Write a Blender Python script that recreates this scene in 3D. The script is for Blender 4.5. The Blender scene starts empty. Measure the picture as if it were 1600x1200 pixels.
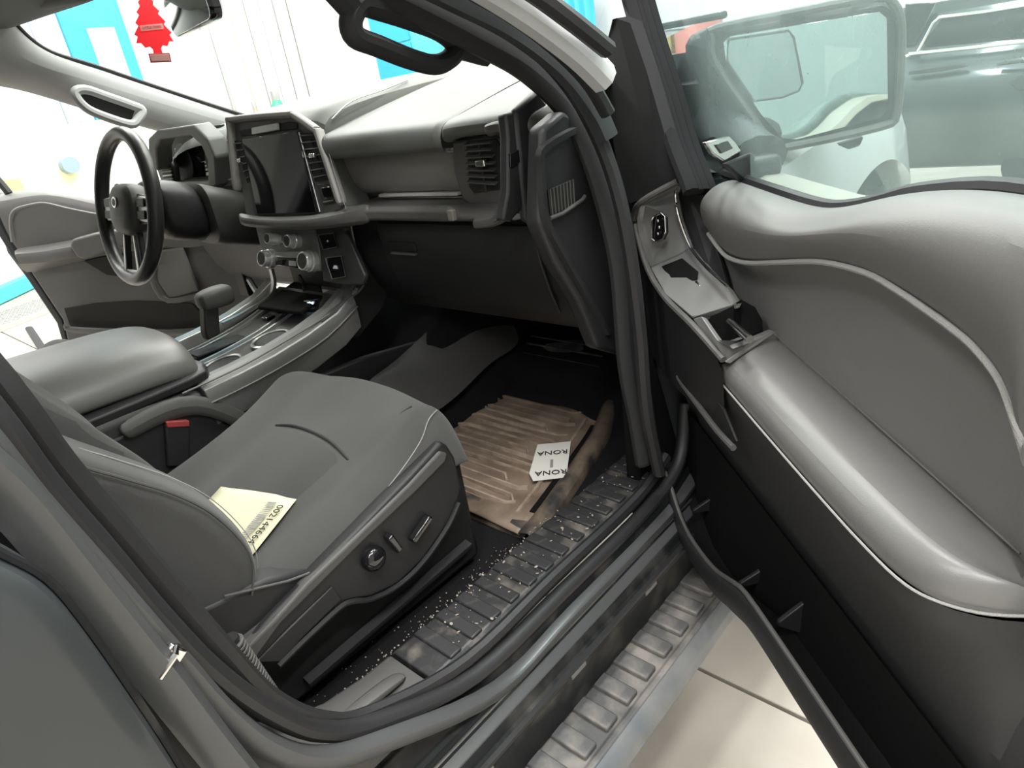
import bpy, bmesh, math, random
from mathutils import Vector, Matrix
random.seed(7)
scene = bpy.context.scene
col = scene.collection

# ------------------------------------------------------------------ camera
# truck axes: X forward, Y to the driver's side, Z up, metres; the lens sits outside the passenger doorway
FPX = 1051.0
ax_x = Vector((1070, -650, FPX)).normalized()
ax_y = Vector((-1200, -275, FPX)); ax_y = (ax_y - ax_x * ax_x.dot(ax_y)).normalized()
ax_z = ax_x.cross(ax_y)
CAM = Vector((0, -1.43, 1.40))
cam_data = bpy.data.cameras.new('camera')
cam = bpy.data.objects.new('camera', cam_data); col.objects.link(cam)
cam_data.sensor_width = 36; cam_data.lens = FPX / 1600 * 36
cam_data.clip_start = 0.02
right = Vector((ax_x[0], ax_y[0], ax_z[0])); down = Vector((ax_x[1], ax_y[1], ax_z[1])); fwd = Vector((ax_x[2], ax_y[2], ax_z[2]))
cam.matrix_world = Matrix.Translation(CAM) @ Matrix((right, -down, -fwd)).transposed().to_4x4()
scene.camera = cam

# ------------------------------------------------------------------ light and exposure
world = bpy.data.worlds.new('world'); scene.world = world
world.use_nodes = True
world.node_tree.nodes['Background'].inputs[0].default_value = (0.95, 0.98, 1.0, 1)
world.node_tree.nodes['Background'].inputs[1].default_value = 0.6
scene.view_settings.view_transform = 'Standard'
scene.view_settings.look = 'None'
scene.view_settings.exposure = 0.6
scene.view_settings.gamma = 1
scene.view_settings.use_curve_mapping = False
LAMP_W = 60          # watts of one ceiling fixture

# ------------------------------------------------------------------ geometry helpers
def V(*a): return Vector(a)
def ray(px, py):
    d = ((px - 800) / FPX, (py - 600) / FPX, 1.0)
    return right * d[0] + down * d[1] + fwd * d[2]
def W(px, py, ax, v):                      # where the sight line of a measured point meets a plane of the truck
    r = ray(px, py); i = 'xyz'.index(ax)
    return CAM + r * ((v - CAM[i]) / r[i])
def WP(px, py, p0, nrm):
    r = ray(px, py); return CAM + r * ((p0 - CAM).dot(nrm) / r.dot(nrm))

BASE = {}
def tag(o, label=None, cat=None, group=None, kind=None):
    if label: o['label'] = label
    if cat: o['category'] = cat
    if group: o['group'] = group
    if kind: o['kind'] = kind
    return o
def thing(name, loc, label, cat, group=None):
    o = bpy.data.objects.new(name, None); col.objects.link(o)
    o.location = loc; o.empty_display_size = 0.05
    BASE[o.name] = Vector(loc)
    return tag(o, label, cat, group)
def finish(o, parent, m, smooth=True, ang=38):
    me = o.data
    if m is not None and hasattr(me, 'materials') and not me.materials: me.materials.append(m)
    if parent is not None:
        b = BASE.get(parent.name, Vector((0, 0, 0)))
        me.transform(Matrix.Translation(-b))
        o.parent = parent; BASE[o.name] = b
    if o.type == 'MESH':
        if smooth:
            me.polygons.foreach_set('use_smooth', [True] * len(me.polygons))
            me.set_sharp_from_angle(angle=math.radians(ang))
    return o
def part(name, verts, faces, m, parent=None, smooth=True, bevel=0, seg=2, sub=0, solid=0, ang=38, off=0):
    me = bpy.data.meshes.new(name)
    me.from_pydata([tuple(v) for v in verts], [], faces)
    bm = bmesh.new(); bm.from_mesh(me)
    bmesh.ops.remove_doubles(bm, verts=bm.verts, dist=1e-5)
    if not solid: bmesh.ops.recalc_face_normals(bm, faces=bm.faces)
    bm.to_mesh(me); bm.free()
    o = bpy.data.objects.new(name, me); col.objects.link(o)
    finish(o, parent, m, smooth, ang)
    if solid:
        s = o.modifiers.new('thick', 'SOLIDIFY'); s.thickness = solid; s.offset = off
    if bevel:
        b = o.modifiers.new('bevel', 'BEVEL'); b.width = bevel; b.segments = seg; b.limit_method = 'ANGLE'; b.angle_limit = math.radians(30)
    if sub:
        s = o.modifiers.new('sub', 'SUBSURF'); s.levels = sub; s.render_levels = sub
    return o
def bm_part(name, bm, m, parent=None, **k):
    me = bpy.data.meshes.new('tmp'); bm.to_mesh(me); bm.free()
    vs = [v.co.copy() for v in me.vertices]; fs = [tuple(p.vertices) for p in me.polygons]
    bpy.data.meshes.remove(me)
    return part(name, vs, fs, m, parent, **k)
def frame(x, z):                            # 3x3 frame with columns right, (forward), up
    x = x.normalized(); y = z.cross(x).normalized(); z = x.cross(y)
    return Matrix((x, y, z)).transposed()
I3 = Matrix.Identity(3)
def box(name, c, size, m, parent=None, rot=I3, bevel=0.004, seg=2, **k):
    vs = [Vector(c) + rot @ Vector((sx * size[0] / 2, sy * size[1] / 2, sz * size[2] / 2)) for sx in (-1, 1) for sy in (-1, 1) for sz in (-1, 1)]
    fs = [(0, 1, 3, 2), (4, 6, 7, 5), (0, 4, 5, 1), (2, 3, 7, 6), (0, 2, 6, 4), (1, 5, 7, 3)]
    return part(name, vs, fs, m, parent, bevel=bevel, seg=seg, **k)
def prism(name, pts, ext, m, parent=None, bevel=0.003, seg=2, **k):
    ext = Vector(ext); n = len(pts)
    vs = [Vector(p) for p in pts] + [Vector(p) + ext for p in pts]
    fs = [tuple(range(n)), tuple(range(2 * n - 1, n - 1, -1))] + [(i, i + n, (i + 1) % n + n, (i + 1) % n) for i in range(n)]
    return part(name, vs, fs, m, parent, bevel=bevel, seg=seg, **k)
def crom(pts, n=6, closed=False):           # smooth a polyline
    pts = [Vector(p) for p in pts]; out = []; N = len(pts)
    rng = range(N if closed else N - 1)
    for i in rng:
        if closed: p0, p1, p2, p3 = pts[i - 1], pts[i], pts[(i + 1) % N], pts[(i + 2) % N]
        else: p0, p1, p2, p3 = pts[max(i - 1, 0)], pts[i], pts[i + 1], pts[min(i + 2, N - 1)]
        for k in range(n):
            t = k / n
            out.append(0.5 * ((2 * p1) + (p2 - p0) * t + (2 * p0 - 5 * p1 + 4 * p2 - p3) * t * t + (3 * p1 - p0 - 3 * p2 + p3) * t ** 3))
    if not closed: out.append(pts[-1])
    return out
def loft(name, rings, m, parent=None, closed=True, caps=True, loop=False, **k):
    n = len(rings[0]); vs = [v for r in rings for v in r]; fs = []
    R = len(rings)
    for i in range(R if loop else R - 1):
        a, b = i * n, ((i + 1) % R) * n
        for j in range(n if closed else n - 1):
            j2 = (j + 1) % n
            fs.append((a + j, a + j2, b + j2, b + j))
    if caps and closed and not loop:
        fs.append(tuple(range(n - 1, -1, -1))); fs.append(tuple(range((R - 1) * n, R * n)))
    return part(name, vs, fs, m, parent, **k)
def frames(path, up, closed=False):
    N = len(path); out = []
    for i in range(N):
        if closed: t = path[(i + 1) % N] - path[i - 1]
        else: t = path[min(i + 1, N - 1)] - path[max(i - 1, 0)]
        t.normalize()
        s = t.cross(up)
        s = s.normalized() if s.length > 1e-6 else Vector((1, 0, 0))
        out.append((t, s, s.cross(t).normalized()))
    return out
def sweep(name, path, prof, m, parent=None, up=V(0, 0, 1), closed=False, **k):
    path = [Vector(p) for p in path]
    rings = [[p + s * a + n * b for a, b in prof] for p, (t, s, n) in zip(path, frames(path, Vector(up), closed))]
    return loft(name, rings, m, parent, loop=closed, **k)
def circ(r, n=8, r2=None):
    r2 = r2 or r
    return [(r * math.cos(2 * math.pi * i / n), r2 * math.sin(2 * math.pi * i / n)) for i in range(n)]
def tube(name, path, r, m, parent=None, n=8, up=V(0.123, 0.2, 1), r2=None, closed=False, **k):
    return sweep(name, path, circ(r, n, r2), m, parent, up=up, closed=closed, **k)
def rrect(w, h, r, n=4):                    # rounded rectangle outline
    out = []
    for cx, cy, a0 in ((w / 2 - r, h / 2 - r, 0), (-w / 2 + r, h / 2 - r, 90), (-w / 2 + r, -h / 2 + r, 180), (w / 2 - r, -h / 2 + r, 270)):
        for i in range(n + 1):
            a = math.radians(a0 + 90 * i / n); out.append((cx + r * math.cos(a), cy + r * math.sin(a)))
    return out
def plate(name, c, w, h, t, r, m, parent=None, rot=I3, bevel=0.001, n=4, **k):   # rounded plate in the rot frame's x/z plane, thickness along y
    c = Vector(c)
    pts = [c + rot @ Vector((a, -t / 2, b)) for a, b in rrect(w, h, r, n)]
    return prism(name, pts, rot @ Vector((0, t, 0)), m, parent, bevel=bevel, **k)
def cyl(name, c, axis, r, length, m, parent=None, n=20, bevel=0.001, r2=None):
    axis = Vector(axis).normalized(); rot = axis.to_track_quat('Z', 'Y').to_matrix(); c = Vector(c); r2 = r if r2 is None else r2
    a = [c + rot @ Vector((r * math.cos(2 * math.pi * i / n), r * math.sin(2 * math.pi * i / n), -length / 2)) for i in range(n)]
    b = [c + rot @ Vector((r2 * math.cos(2 * math.pi * i / n), r2 * math.sin(2 * math.pi * i / n), length / 2)) for i in range(n)]
    return loft(name, [a, b], m, parent, bevel=bevel)
def lathe(name, c, axis, prof, m, parent=None, n=20):
    axis = Vector(axis).normalized(); rot = axis.to_track_quat('Z', 'Y').to_matrix(); c = Vector(c)
    rings = [[c + rot @ Vector((r * math.cos(2 * math.pi * i / n), r * math.sin(2 * math.pi * i / n), z)) for i in range(n)] for r, z in prof]
    return loft(name, rings, m, parent)
def grid(name, fn, nu, nv, m, parent=None, **k):
    vs = [fn(i / nu, j / nv) for j in range(nv + 1) for i in range(nu + 1)]
    fs = [(j * (nu + 1) + i, j * (nu + 1) + i + 1, (j + 1) * (nu + 1) + i + 1, (j + 1) * (nu + 1) + i) for j in range(nv) for i in range(nu)]
    return part(name, vs, fs, m, parent, **k)
def lerp(tab, x):                           # piecewise linear lookup
    if x <= tab[0][0]: return tab[0][1]
    for (a, b), (c, d) in zip(tab, tab[1:]):
        if x <= c: return b + (d - b) * (x - a) / (c - a)
    return tab[-1][1]
def clerp(tab, x):                          # smooth lookup
    n = len(tab)
    if x <= tab[0][0]: return tab[0][1]
    for i in range(n - 1):
        a, b = tab[i]; c, d = tab[i + 1]
        if x <= c:
            m0 = (d - tab[max(i - 1, 0)][1]) / (c - tab[max(i - 1, 0)][0]); m1 = (tab[min(i + 2, n - 1)][1] - b) / (tab[min(i + 2, n - 1)][0] - a)
            h = c - a; t = (x - a) / h
            return (2 * t**3 - 3 * t * t + 1) * b + (t**3 - 2 * t * t + t) * h * m0 + (-2 * t**3 + 3 * t * t) * d + (t**3 - t * t) * h * m1
    return tab[-1][1]
def sstep(a, b, x):
    t = max(0, min(1, (x - a) / (b - a))); return t * t * (3 - 2 * t)
def text(name, s, size, c, rot, m, parent=None, depth=0.0003, align='CENTER'):   # rot: columns right, into-surface, up
    cu = bpy.data.curves.new(name, 'FONT'); cu.body = s; cu.size = size; cu.extrude = depth; cu.align_x = align; cu.align_y = 'CENTER'
    cu.resolution_u = 2
    cu.materials.append(m)
    o = bpy.data.objects.new(name, cu); col.objects.link(o)
    x, y, z = rot.col[0], rot.col[1], rot.col[2]
    M = Matrix((x, z, -y)).transposed().to_4x4(); M.translation = Vector(c)
    if parent is not None:
        b = BASE.get(parent.name, Vector((0, 0, 0))); o.parent = parent; BASE[o.name] = b
        M.translation = Vector(c) - b
    o.matrix_local = M
    me = bpy.data.meshes.new_from_object(o); mo = bpy.data.objects.new(name, me); col.objects.link(mo)     # plain mesh lettering
    mo.parent = parent; mo.matrix_local = M
    bpy.data.objects.remove(o); bpy.data.curves.remove(cu)
    mo.name = name
    return mo
def copy_part(o, parent, loc):
    c = o.copy(); col.objects.link(c); c.parent = parent; c.location = loc; return c

# ------------------------------------------------------------------ materials
def mat(name, colr, rough=0.5, metal=0.0, spec=0.5, bump=0.0, bscale=300.0, var=0.0, vscale=8.0, coat=0.0, colr2=None, sheen=0.0, thr=None, stretch=None):
    m = bpy.data.materials.new(name); m.use_nodes = True
    nt = m.node_tree; b = nt.nodes['Principled BSDF']
    c = colr if len(colr) == 4 else (*colr, 1)
    b.inputs['Base Color'].default_value = c
    b.inputs['Roughness'].default_value = rough
    b.inputs['Metallic'].default_value = metal
    b.inputs['Specular IOR Level'].default_value = spec
    b.inputs['Coat Weight'].default_value = coat
    b.inputs['Coat Roughness'].default_value = 0.08
    b.inputs['Sheen Weight'].default_value = sheen
    tc = nt.nodes.new('ShaderNodeTexCoord'); src = tc.outputs['Object']
    if stretch:
        mp = nt.nodes.new('ShaderNodeMapping'); mp.inputs['Scale'].default_value = stretch; nt.links.new(src, mp.inputs['Vector']); src = mp.outputs['Vector']
    if var or colr2:
        n = nt.nodes.new('ShaderNodeTexNoise'); n.inputs['Scale'].default_value = vscale; n.inputs['Detail'].default_value = 5
        nt.links.new(src, n.inputs['Vector'])
        rmp = nt.nodes.new('ShaderNodeValToRGB')
        lo, hi = thr or (0.35, 0.68)
        rmp.color_ramp.elements[0].position = lo; rmp.color_ramp.elements[1].position = hi
        c2 = (*colr2, 1) if colr2 else tuple(min(1, x * (1 + var)) for x in c[:3]) + (1,)
        c1 = c if colr2 else tuple(x * (1 - var) for x in c[:3]) + (1,)
        rmp.color_ramp.elements[0].color = c1; rmp.color_ramp.elements[1].color = c2
        nt.links.new(n.outputs['Fac'], rmp.inputs['Fac']); nt.links.new(rmp.outputs['Color'], b.inputs['Base Color'])
    if bump:
        n2 = nt.nodes.new('ShaderNodeTexNoise'); n2.inputs['Scale'].default_value = bscale; n2.inputs['Detail'].default_value = 3
        nt.links.new(tc.outputs['Object'], n2.inputs['Vector'])
        bp = nt.nodes.new('ShaderNodeBump'); bp.inputs['Strength'].default_value = bump; bp.inputs['Distance'].default_value = 0.002
        nt.links.new(n2.outputs['Fac'], bp.inputs['Height']); nt.links.new(bp.outputs['Normal'], b.inputs['Normal'])
    return m
def emit(name, colr, s):
    m = bpy.data.materials.new(name); m.use_nodes = True; nt = m.node_tree
    nt.nodes.remove(nt.nodes['Principled BSDF']); e = nt.nodes.new('ShaderNodeEmission')
    e.inputs[0].default_value = (*colr, 1); e.inputs[1].default_value = s
    nt.links.new(e.outputs[0], nt.nodes['Material Output'].inputs[0]); return m
def pane(name, tint, refl=1.0, dust=0.0, dustc=(0.8, 0.9, 0.88)):
    m = bpy.data.materials.new(name); m.use_nodes = True; nt = m.node_tree
    nt.nodes.remove(nt.nodes['Principled BSDF'])
    t = nt.nodes.new('ShaderNodeBsdfTransparent'); t.inputs[0].default_value = (*tint, 1)
    g = nt.nodes.new('ShaderNodeBsdfGlossy'); g.inputs['Roughness'].default_value = 0.02
    lw = nt.nodes.new('ShaderNodeLayerWeight'); lw.inputs[0].default_value = 0.5
    pw = nt.nodes.new('ShaderNodeMath'); pw.operation = 'POWER'; pw.inputs[1].default_value = 5.0; nt.links.new(lw.outputs['Facing'], pw.inputs[0])
    fr = nt.nodes.new('ShaderNodeMath'); fr.operation = 'MULTIPLY_ADD'; fr.inputs[1].default_value = 0.6 * refl; fr.inputs[2].default_value = 0.04 * refl; nt.links.new(pw.outputs[0], fr.inputs[0])
    mx = nt.nodes.new('ShaderNodeMixShader'); nt.links.new(fr.outputs[0], mx.inputs[0]); nt.links.new(t.outputs[0], mx.inputs[1]); nt.links.new(g.outputs[0], mx.inputs[2])
    last = mx
    if dust:
        d = nt.nodes.new('ShaderNodeBsdfTranslucent'); d.inputs[0].default_value = (*dustc, 1)
        d2 = nt.nodes.new('ShaderNodeBsdfDiffuse'); d2.inputs[0].default_value = (*dustc, 1)
        ad = nt.nodes.new('ShaderNodeMixShader'); ad.inputs[0].default_value = 0.5; nt.links.new(d.outputs[0], ad.inputs[1]); nt.links.new(d2.outputs[0], ad.inputs[2])
        tc = nt.nodes.new('ShaderNodeTexCoord'); n = nt.nodes.new('ShaderNodeTexNoise'); n.inputs['Scale'].default_value = 6; n.inputs['Detail'].default_value = 8
        nt.links.new(tc.outputs['Object'], n.inputs['Vector'])
        mr = nt.nodes.new('ShaderNodeMapRange'); mr.inputs[1].default_value = 0.3; mr.inputs[2].default_value = 0.75; mr.inputs[3].default_value = dust * 0.7; mr.inputs[4].default_value = dust * 1.4
        nt.links.new(n.outputs['Fac'], mr.inputs[0])
        m2 = nt.nodes.new('ShaderNodeMixShader'); nt.links.new(mr.outputs[0], m2.inputs[0]); nt.links.new(mx.outputs[0], m2.inputs[1]); nt.links.new(ad.outputs[0], m2.inputs[2]); last = m2
    nt.links.new(last.outputs[0], nt.nodes['Material Output'].inputs[0]); return m
M = {}
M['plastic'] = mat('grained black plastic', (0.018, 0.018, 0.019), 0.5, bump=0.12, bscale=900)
M['plastic_soft'] = mat('charcoal soft touch plastic', (0.080, 0.078, 0.075), 0.55, bump=0.12, bscale=700)
M['plastic_grey'] = mat('grey trim plastic', (0.15, 0.15, 0.146), 0.45, bump=0.06, bscale=700)
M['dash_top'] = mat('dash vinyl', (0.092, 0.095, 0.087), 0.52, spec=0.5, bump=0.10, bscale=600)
M['black'] = mat('deep black plastic', (0.012, 0.012, 0.012), 0.6)
M['gloss'] = mat('gloss black trim', (0.008, 0.008, 0.009), 0.08, coat=0.5)
M['screen'] = mat('screen glass', (0.006, 0.006, 0.007), 0.05, spec=0.6)
M['chrome'] = mat('satin chrome', (0.72, 0.72, 0.71), 0.18, metal=1.0)
M['silver'] = mat('satin silver trim', (0.48, 0.48, 0.47), 0.34, metal=0.9)
M['fabric'] = mat('charcoal seat fabric', (0.072, 0.0715, 0.070), 0.9, spec=0.25, bump=0.30, bscale=1500, sheen=0.15, var=0.10, vscale=5)
M['fabric2'] = mat('charcoal seat insert fabric', (0.062, 0.0615, 0.060), 0.92, spec=0.2, bump=0.45, bscale=1100, sheen=0.15, var=0.10, vscale=5)
M['vinyl'] = mat('charcoal door vinyl', (0.145, 0.143, 0.138), 0.46, spec=0.5, bump=0.10, bscale=800)
M['vinyl_insert'] = mat('charcoal door insert vinyl', (0.195, 0.192, 0.186), 0.62, spec=0.4, bump=0.22, bscale=700)
M['armrest'] = mat('black armrest leather', (0.175, 0.173, 0.168), 0.36, spec=0.8, bump=0.10, bscale=800)
M['thread'] = mat('light grey thread', (0.36, 0.36, 0.345), 0.8, bump=0.6, bscale=900)
M['seam'] = mat('dark seam thread', (0.03, 0.03, 0.03), 0.9)
M['rubber'] = mat('black rubber seal', (0.018, 0.018, 0.019), 0.5)
M['carpet'] = mat('black carpet', (0.014, 0.014, 0.015), 1.0, spec=0.1, bump=1.0, bscale=500)
M['paint'] = mat('grey metallic paint', (0.045, 0.050, 0.052), 0.42, metal=0.2, spec=0.35, coat=0.25)
M['paint_dust'] = mat('dusty grey paint', (0.012, 0.013, 0.014), 0.5, spec=0.2, colr2=(0.075, 0.072, 0.066), vscale=14, thr=(0.5, 0.8))
M['headliner'] = mat('grey headliner cloth', (0.20, 0.21, 0.21), 0.95, bump=0.2, bscale=900)
M['pillar_grey'] = mat('light grey pillar trim', (0.48, 0.49, 0.49), 0.6, bump=0.08, bscale=700)
M['mat_rubber'] = mat('wet black mat rubber', (0.085, 0.088, 0.092), 0.28, colr2=(0.22, 0.215, 0.21), vscale=18, thr=(0.45, 0.75), bump=0.3, bscale=90)
M['mud'] = mat('dried mud on rubber', (0.155, 0.112, 0.082), 0.55, colr2=(0.30, 0.23, 0.175), vscale=13, thr=(0.36, 0.70), bump=0.35, bscale=120)
M['mud_light'] = mat('dried light mud', (0.40, 0.315, 0.24), 0.7, colr2=(0.24, 0.175, 0.13), vscale=40, bump=0.4, bscale=200)
M['mud_edge'] = mat('muddy mat rim', (0.045, 0.042, 0.040), 0.5, colr2=(0.20, 0.150, 0.11), vscale=16, thr=(0.40, 0.62), bump=0.4, bscale=120)
M['sill'] = mat('dirty scuff plate', (0.030, 0.030, 0.031), 0.45, colr2=(0.17, 0.150, 0.130), vscale=22, thr=(0.50, 0.74), bump=0.25, bscale=150)
M['tread'] = mat('dirty step rubber', (0.10, 0.10, 0.10), 0.55, colr2=(0.30, 0.275, 0.245), vscale=16, thr=(0.44, 0.72), bump=0.2, bscale=200)
M['step_edge'] = mat('grey step edge', (0.12, 0.13, 0.14), 0.5, colr2=(0.20, 0.20, 0.195), vscale=12, bump=0.1, bscale=200)
M['concrete'] = mat('pale shop concrete', (0.47, 0.425, 0.365), 0.55, colr2=(0.57, 0.53, 0.465), vscale=3.2, bump=0.12, bscale=60)
M['joint'] = mat('dark floor joint', (0.05, 0.045, 0.04), 0.9)
M['wall'] = mat('white painted shop wall', (0.86, 0.88, 0.87), 0.8, bump=0.05, bscale=40)
M['wall_grey'] = mat('grey painted shop wall', (0.42, 0.43, 0.43), 0.8, bump=0.05, bscale=40)  # unseen right and back walls greyed to cut bounce light on the seat
M['tint_glass'] = pane('privacy tinted rear glass', (0.10, 0.11, 0.11), refl=0.6)
M['fascia'] = mat('brownish grey dash panel', (0.26, 0.25, 0.235), 0.55, bump=0.1, bscale=700)
M['strip'] = mat('pale satin strip', (0.55, 0.54, 0.50), 0.4)
M['knob'] = mat('bright satin knob', (0.80, 0.80, 0.78), 0.20, metal=0.6, spec=0.8)
M['matte'] = mat('matt black trim', (0.026, 0.026, 0.027), 0.75, spec=0.25)
M['paint_lit'] = mat('body paint lit copy', (0.095, 0.098, 0.099), 0.36, metal=0.3, spec=0.4, coat=0.2)  # lighter copy of the body paint, brightness of lit jambs put in
M['lower_door'] = mat('charcoal lower door plastic', (0.036, 0.036, 0.036), 0.55, bump=0.12, bscale=900)
M['felt'] = mat('black flocked window run', (0.022, 0.022, 0.023), 1.0, spec=0.0)
M['recess_shade'] = mat('near black recess shade', (0.008, 0.008, 0.008), 0.9, spec=0.1)  # near-black colour puts the shade of recesses into the surface
M['paper'] = mat('white paper', (0.82, 0.80, 0.74), 0.8)
M['paper_cream'] = mat('cream paper', (0.70, 0.67, 0.47), 0.8)
M['ink'] = mat('black print', (0.02, 0.02, 0.02), 0.7)
M['ink_grey'] = mat('grey print', (0.30, 0.30, 0.29), 0.7)
def card(name, c):
    m = mat(name, c, 0.7); nt = m.node_tree
    tr = nt.nodes.new('ShaderNodeBsdfTranslucent'); tr.inputs[0].default_value = (*c, 1)
    mx = nt.nodes.new('ShaderNodeMixShader'); mx.inputs[0].default_value = 0.6
    b = nt.nodes['Principled BSDF']; nt.links.new(b.outputs[0], mx.inputs[1]); nt.links.new(tr.outputs[0], mx.inputs[2]); nt.links.new(mx.outputs[0], nt.nodes['Material Output'].inputs[0]); return m
M['red'] = card('red card', (0.80, 0.07, 0.09))
M['pinkish'] = card('pale pink card', (0.88, 0.62, 0.58))
M['red_plastic'] = mat('red plastic', (0.40, 0.055, 0.055), 0.5)
M['blue'] = mat('bright blue paint', (0.03, 0.40, 0.72), 0.5)
M['cyan'] = mat('cyan paint', (0.10, 0.62, 0.70), 0.5)
M['white'] = mat('white plastic', (0.75, 0.75, 0.74), 0.5)
M['glass'] = pane('clear windshield glass', (0.97, 1.0, 0.96), refl=0.4)
M['door_glass'] = pane('dusty tinted door glass', (0.66, 0.80, 0.79), dust=0.22, dustc=(0.66, 0.86, 0.84))
M['mirror'] = mat('mirror glass', (0.86, 0.92, 0.90), 0.03, metal=1.0)
M['blue_led'] = emit('blue white port light', (0.6, 0.8, 1.0), 2.0)
M['gravel'] = mat('pale road grit', (0.34, 0.30, 0.25), 0.9)
M['car_dark'] = mat('dark green grey car paint', (0.030, 0.040, 0.042), 0.28, metal=0.3, coat=0.8)
M['tyre'] = mat('tyre rubber', (0.018, 0.018, 0.018), 0.8)
M['yellow'] = mat('pale yellow plastic', (0.86, 0.80, 0.52), 0.6)
M['green'] = mat('green plastic', (0.05, 0.45, 0.20), 0.5)
M['steel'] = mat('grey steel', (0.42, 0.43, 0.43), 0.45, metal=0.6)
M['shop_grey'] = mat('grey shop door panel', (0.48, 0.49, 0.47), 0.6)
# ================================================================== the shop
X0, X1, Y0, Y1, ZC = -5.0, 9.5, -6.0, 8.8, 4.4
floor = part('floor', [V(X0, Y0, -.03), V(X1, Y0, -.03), V(X1, Y1, -.03), V(X0, Y1, -.03)], [(0, 1, 2, 3)], M['joint'])
tag(floor, 'pale concrete shop floor cut into slabs by dark joints', kind='structure')
xs = [X0, -2.9, 1.110, 5.1, X1]; ys = [Y0, -2.6, 0.9, 4.6, Y1]
for i in range(4):
    for j in range(4):
        a, b, c, d = xs[i] + .005, xs[i + 1] - .005, ys[j] + .005, ys[j + 1] - .005
        box('slab', ((a + b) / 2, (c + d) / 2, -.014), (b - a, d - c, .028), M['concrete'], floor, bevel=.002, seg=1)
def wall(name, a, b, label):
    a, b = Vector(a), Vector(b); d = (b - a).normalized(); nrm = V(-d.y, d.x, 0) * .1
    o = prism(name, [a, b, b + V(0, 0, ZC), a + V(0, 0, ZC)], nrm, M['wall'] if name in ('wall_left', 'wall_front') else M['wall_grey'], bevel=0)
    return tag(o, label, kind='structure')
wall('wall_left', (X1, Y1, 0), (X0, Y1, 0), 'white shop wall beyond the driver side')
wall('wall_right', (X0, Y0, 0), (X1, Y0, 0), 'grey shop wall on the passenger side')
wall('wall_front', (X1, Y0, 0), (X1, Y1, 0), 'white shop wall ahead of the truck')
wall('wall_back', (X0, Y1, 0), (X0, Y0, 0), 'grey shop wall behind the truck')
tag(box('ceiling', ((X0 + X1) / 2, (Y0 + Y1) / 2, ZC + .05), (X1 - X0, Y1 - Y0, .1), M['wall'], bevel=0), 'white shop ceiling', kind='structure')
for k, (lx, ly) in enumerate([(2.6, .2), (2.7, -1.5), (4.6, -.6), (4.4, 1.7), (1.0, 3.2), (3.4, 3.8), (1.0, 6.6), (4.5, 6.6), (6.9, -3.4), (7.0, 1.6), (7.2, 5.2), (.4, -2.9), (1.2, -1.0), (-2.6, -.8), (-1.0, -2.3), (-3.0, -3.2), (2.8, 2.1), (2.0, 3.7), (-.9, 3.4)]):  # out of view; several added to light dash, armrest and driver door
    t = thing('ceiling_light', (lx, ly, ZC - .12), 'long white ceiling light fixture out of view over the shop floor', 'ceiling light', 'shop ceiling lights')
    box('housing', (lx, ly, ZC - .07), (1.5, .34, .08), M['white'], t)
    ld = bpy.data.lights.new('tube_light', 'AREA'); ld.shape = 'RECTANGLE'; ld.size = 1.4; ld.size_y = .28; ld.energy = LAMP_W; ld.color = (1.0, 0.995, 0.985)
    lo = bpy.data.objects.new('tube_light', ld); col.objects.link(lo); lo.parent = t; lo.location = (0, 0, -.005)

# blue steel column with a paper sheet; bottom omitted where glare hides it
yc = 5.25
def WY(px, py): return W(px, py, 'y', yc)
t = thing('blue_column', (WY(150, 60).x, yc, 1.7), 'bright blue column with a white sheet, its bottom left out where glare hides it', 'board')
cx = WY(160, 60).x
box('column_panel', (cx, yc + .1, 3.0), (.50, .05, 2.74), M['blue'], t)
box('side_panel', (cx - .37, yc + .1, 3.0), (.20, .04, 2.74), mat('pale blue grey paint', (0.40, 0.47, 0.60), 0.6), t)
o = plate('paper_sheet', (cx + .04, yc + .070, 1.99), .22, .66, .004, .005, M['paper'], t)
o['label'] = 'white paper sheet taped to the column'
# grey roll-up door strips
t = thing('roll_up_door', (WY(420, 40).x, yc + .15, 0), 'pale grey ribbed shop door panel behind the windshield', 'shop door')
for k in range(5):
    box('rib', (WY(392, 40).x + .16 * k, yc + .2, 2.3), (.145, .08, 2.6), M['shop_grey'] if k in (0, 3, 4) else M['white'], t, bevel=.01)
# workbench with bottles along the left wall
bx0, bx1 = WY(230, 150).x + .1, WY(560, 120).x + 2.2
t = thing('workbench', (bx0, yc, 0), 'white workbench along the far wall beyond the windshield', 'workbench')
box('bench_top', ((bx0 + bx1) / 2, yc - .1, 1.02), (bx1 - bx0, .6, .06), M['white'], t)
box('cabinet', ((bx0 + bx1) / 2, yc - .05, .5), (bx1 - bx0 - .1, .5, .98), M['white'], t)
def bottle(px, py, h, r, m, label, cap=None, cat='bottle'):
    p = W(px, py, 'y', yc - .15); x = p.x
    t = thing('shop_bottle', (x, yc - .15, 1.05), label, cat)
    lathe('body', (x, yc - .15, 1.05), (0, 0, 1), [(r * .95, 0), (r, .01), (r, h * .68), (r * .45, h * .82), (r * .4, h * .86)], m, t, n=14)
    cyl('cap', (x, yc - .15, 1.05 + h * .92), (0, 0, 1), r * .42, h * .14, cap or M['steel'], t, n=12)
bottle(427, 140, .62, .10, M['green'], 'green bottle on the far workbench', M['steel'])
bottle(374, 85, .55, .05, mat('faded red', (0.6, 0.25, 0.2), 0.5), 'slim faded red bottle on the far workbench')
bottle(360, 90, .36, .05, M['steel'], 'short grey canister on the far workbench', cat='canister')
bottle(401, 110, .34, .045, M['steel'], 'wide grey canister right of the green bottle', cat='canister')
bottle(516, 92, .34, .10, mat('pale brown plastic', (0.42, 0.33, 0.27), 0.5), 'brown jar among the cans on the far workbench', cat='jar')
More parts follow.
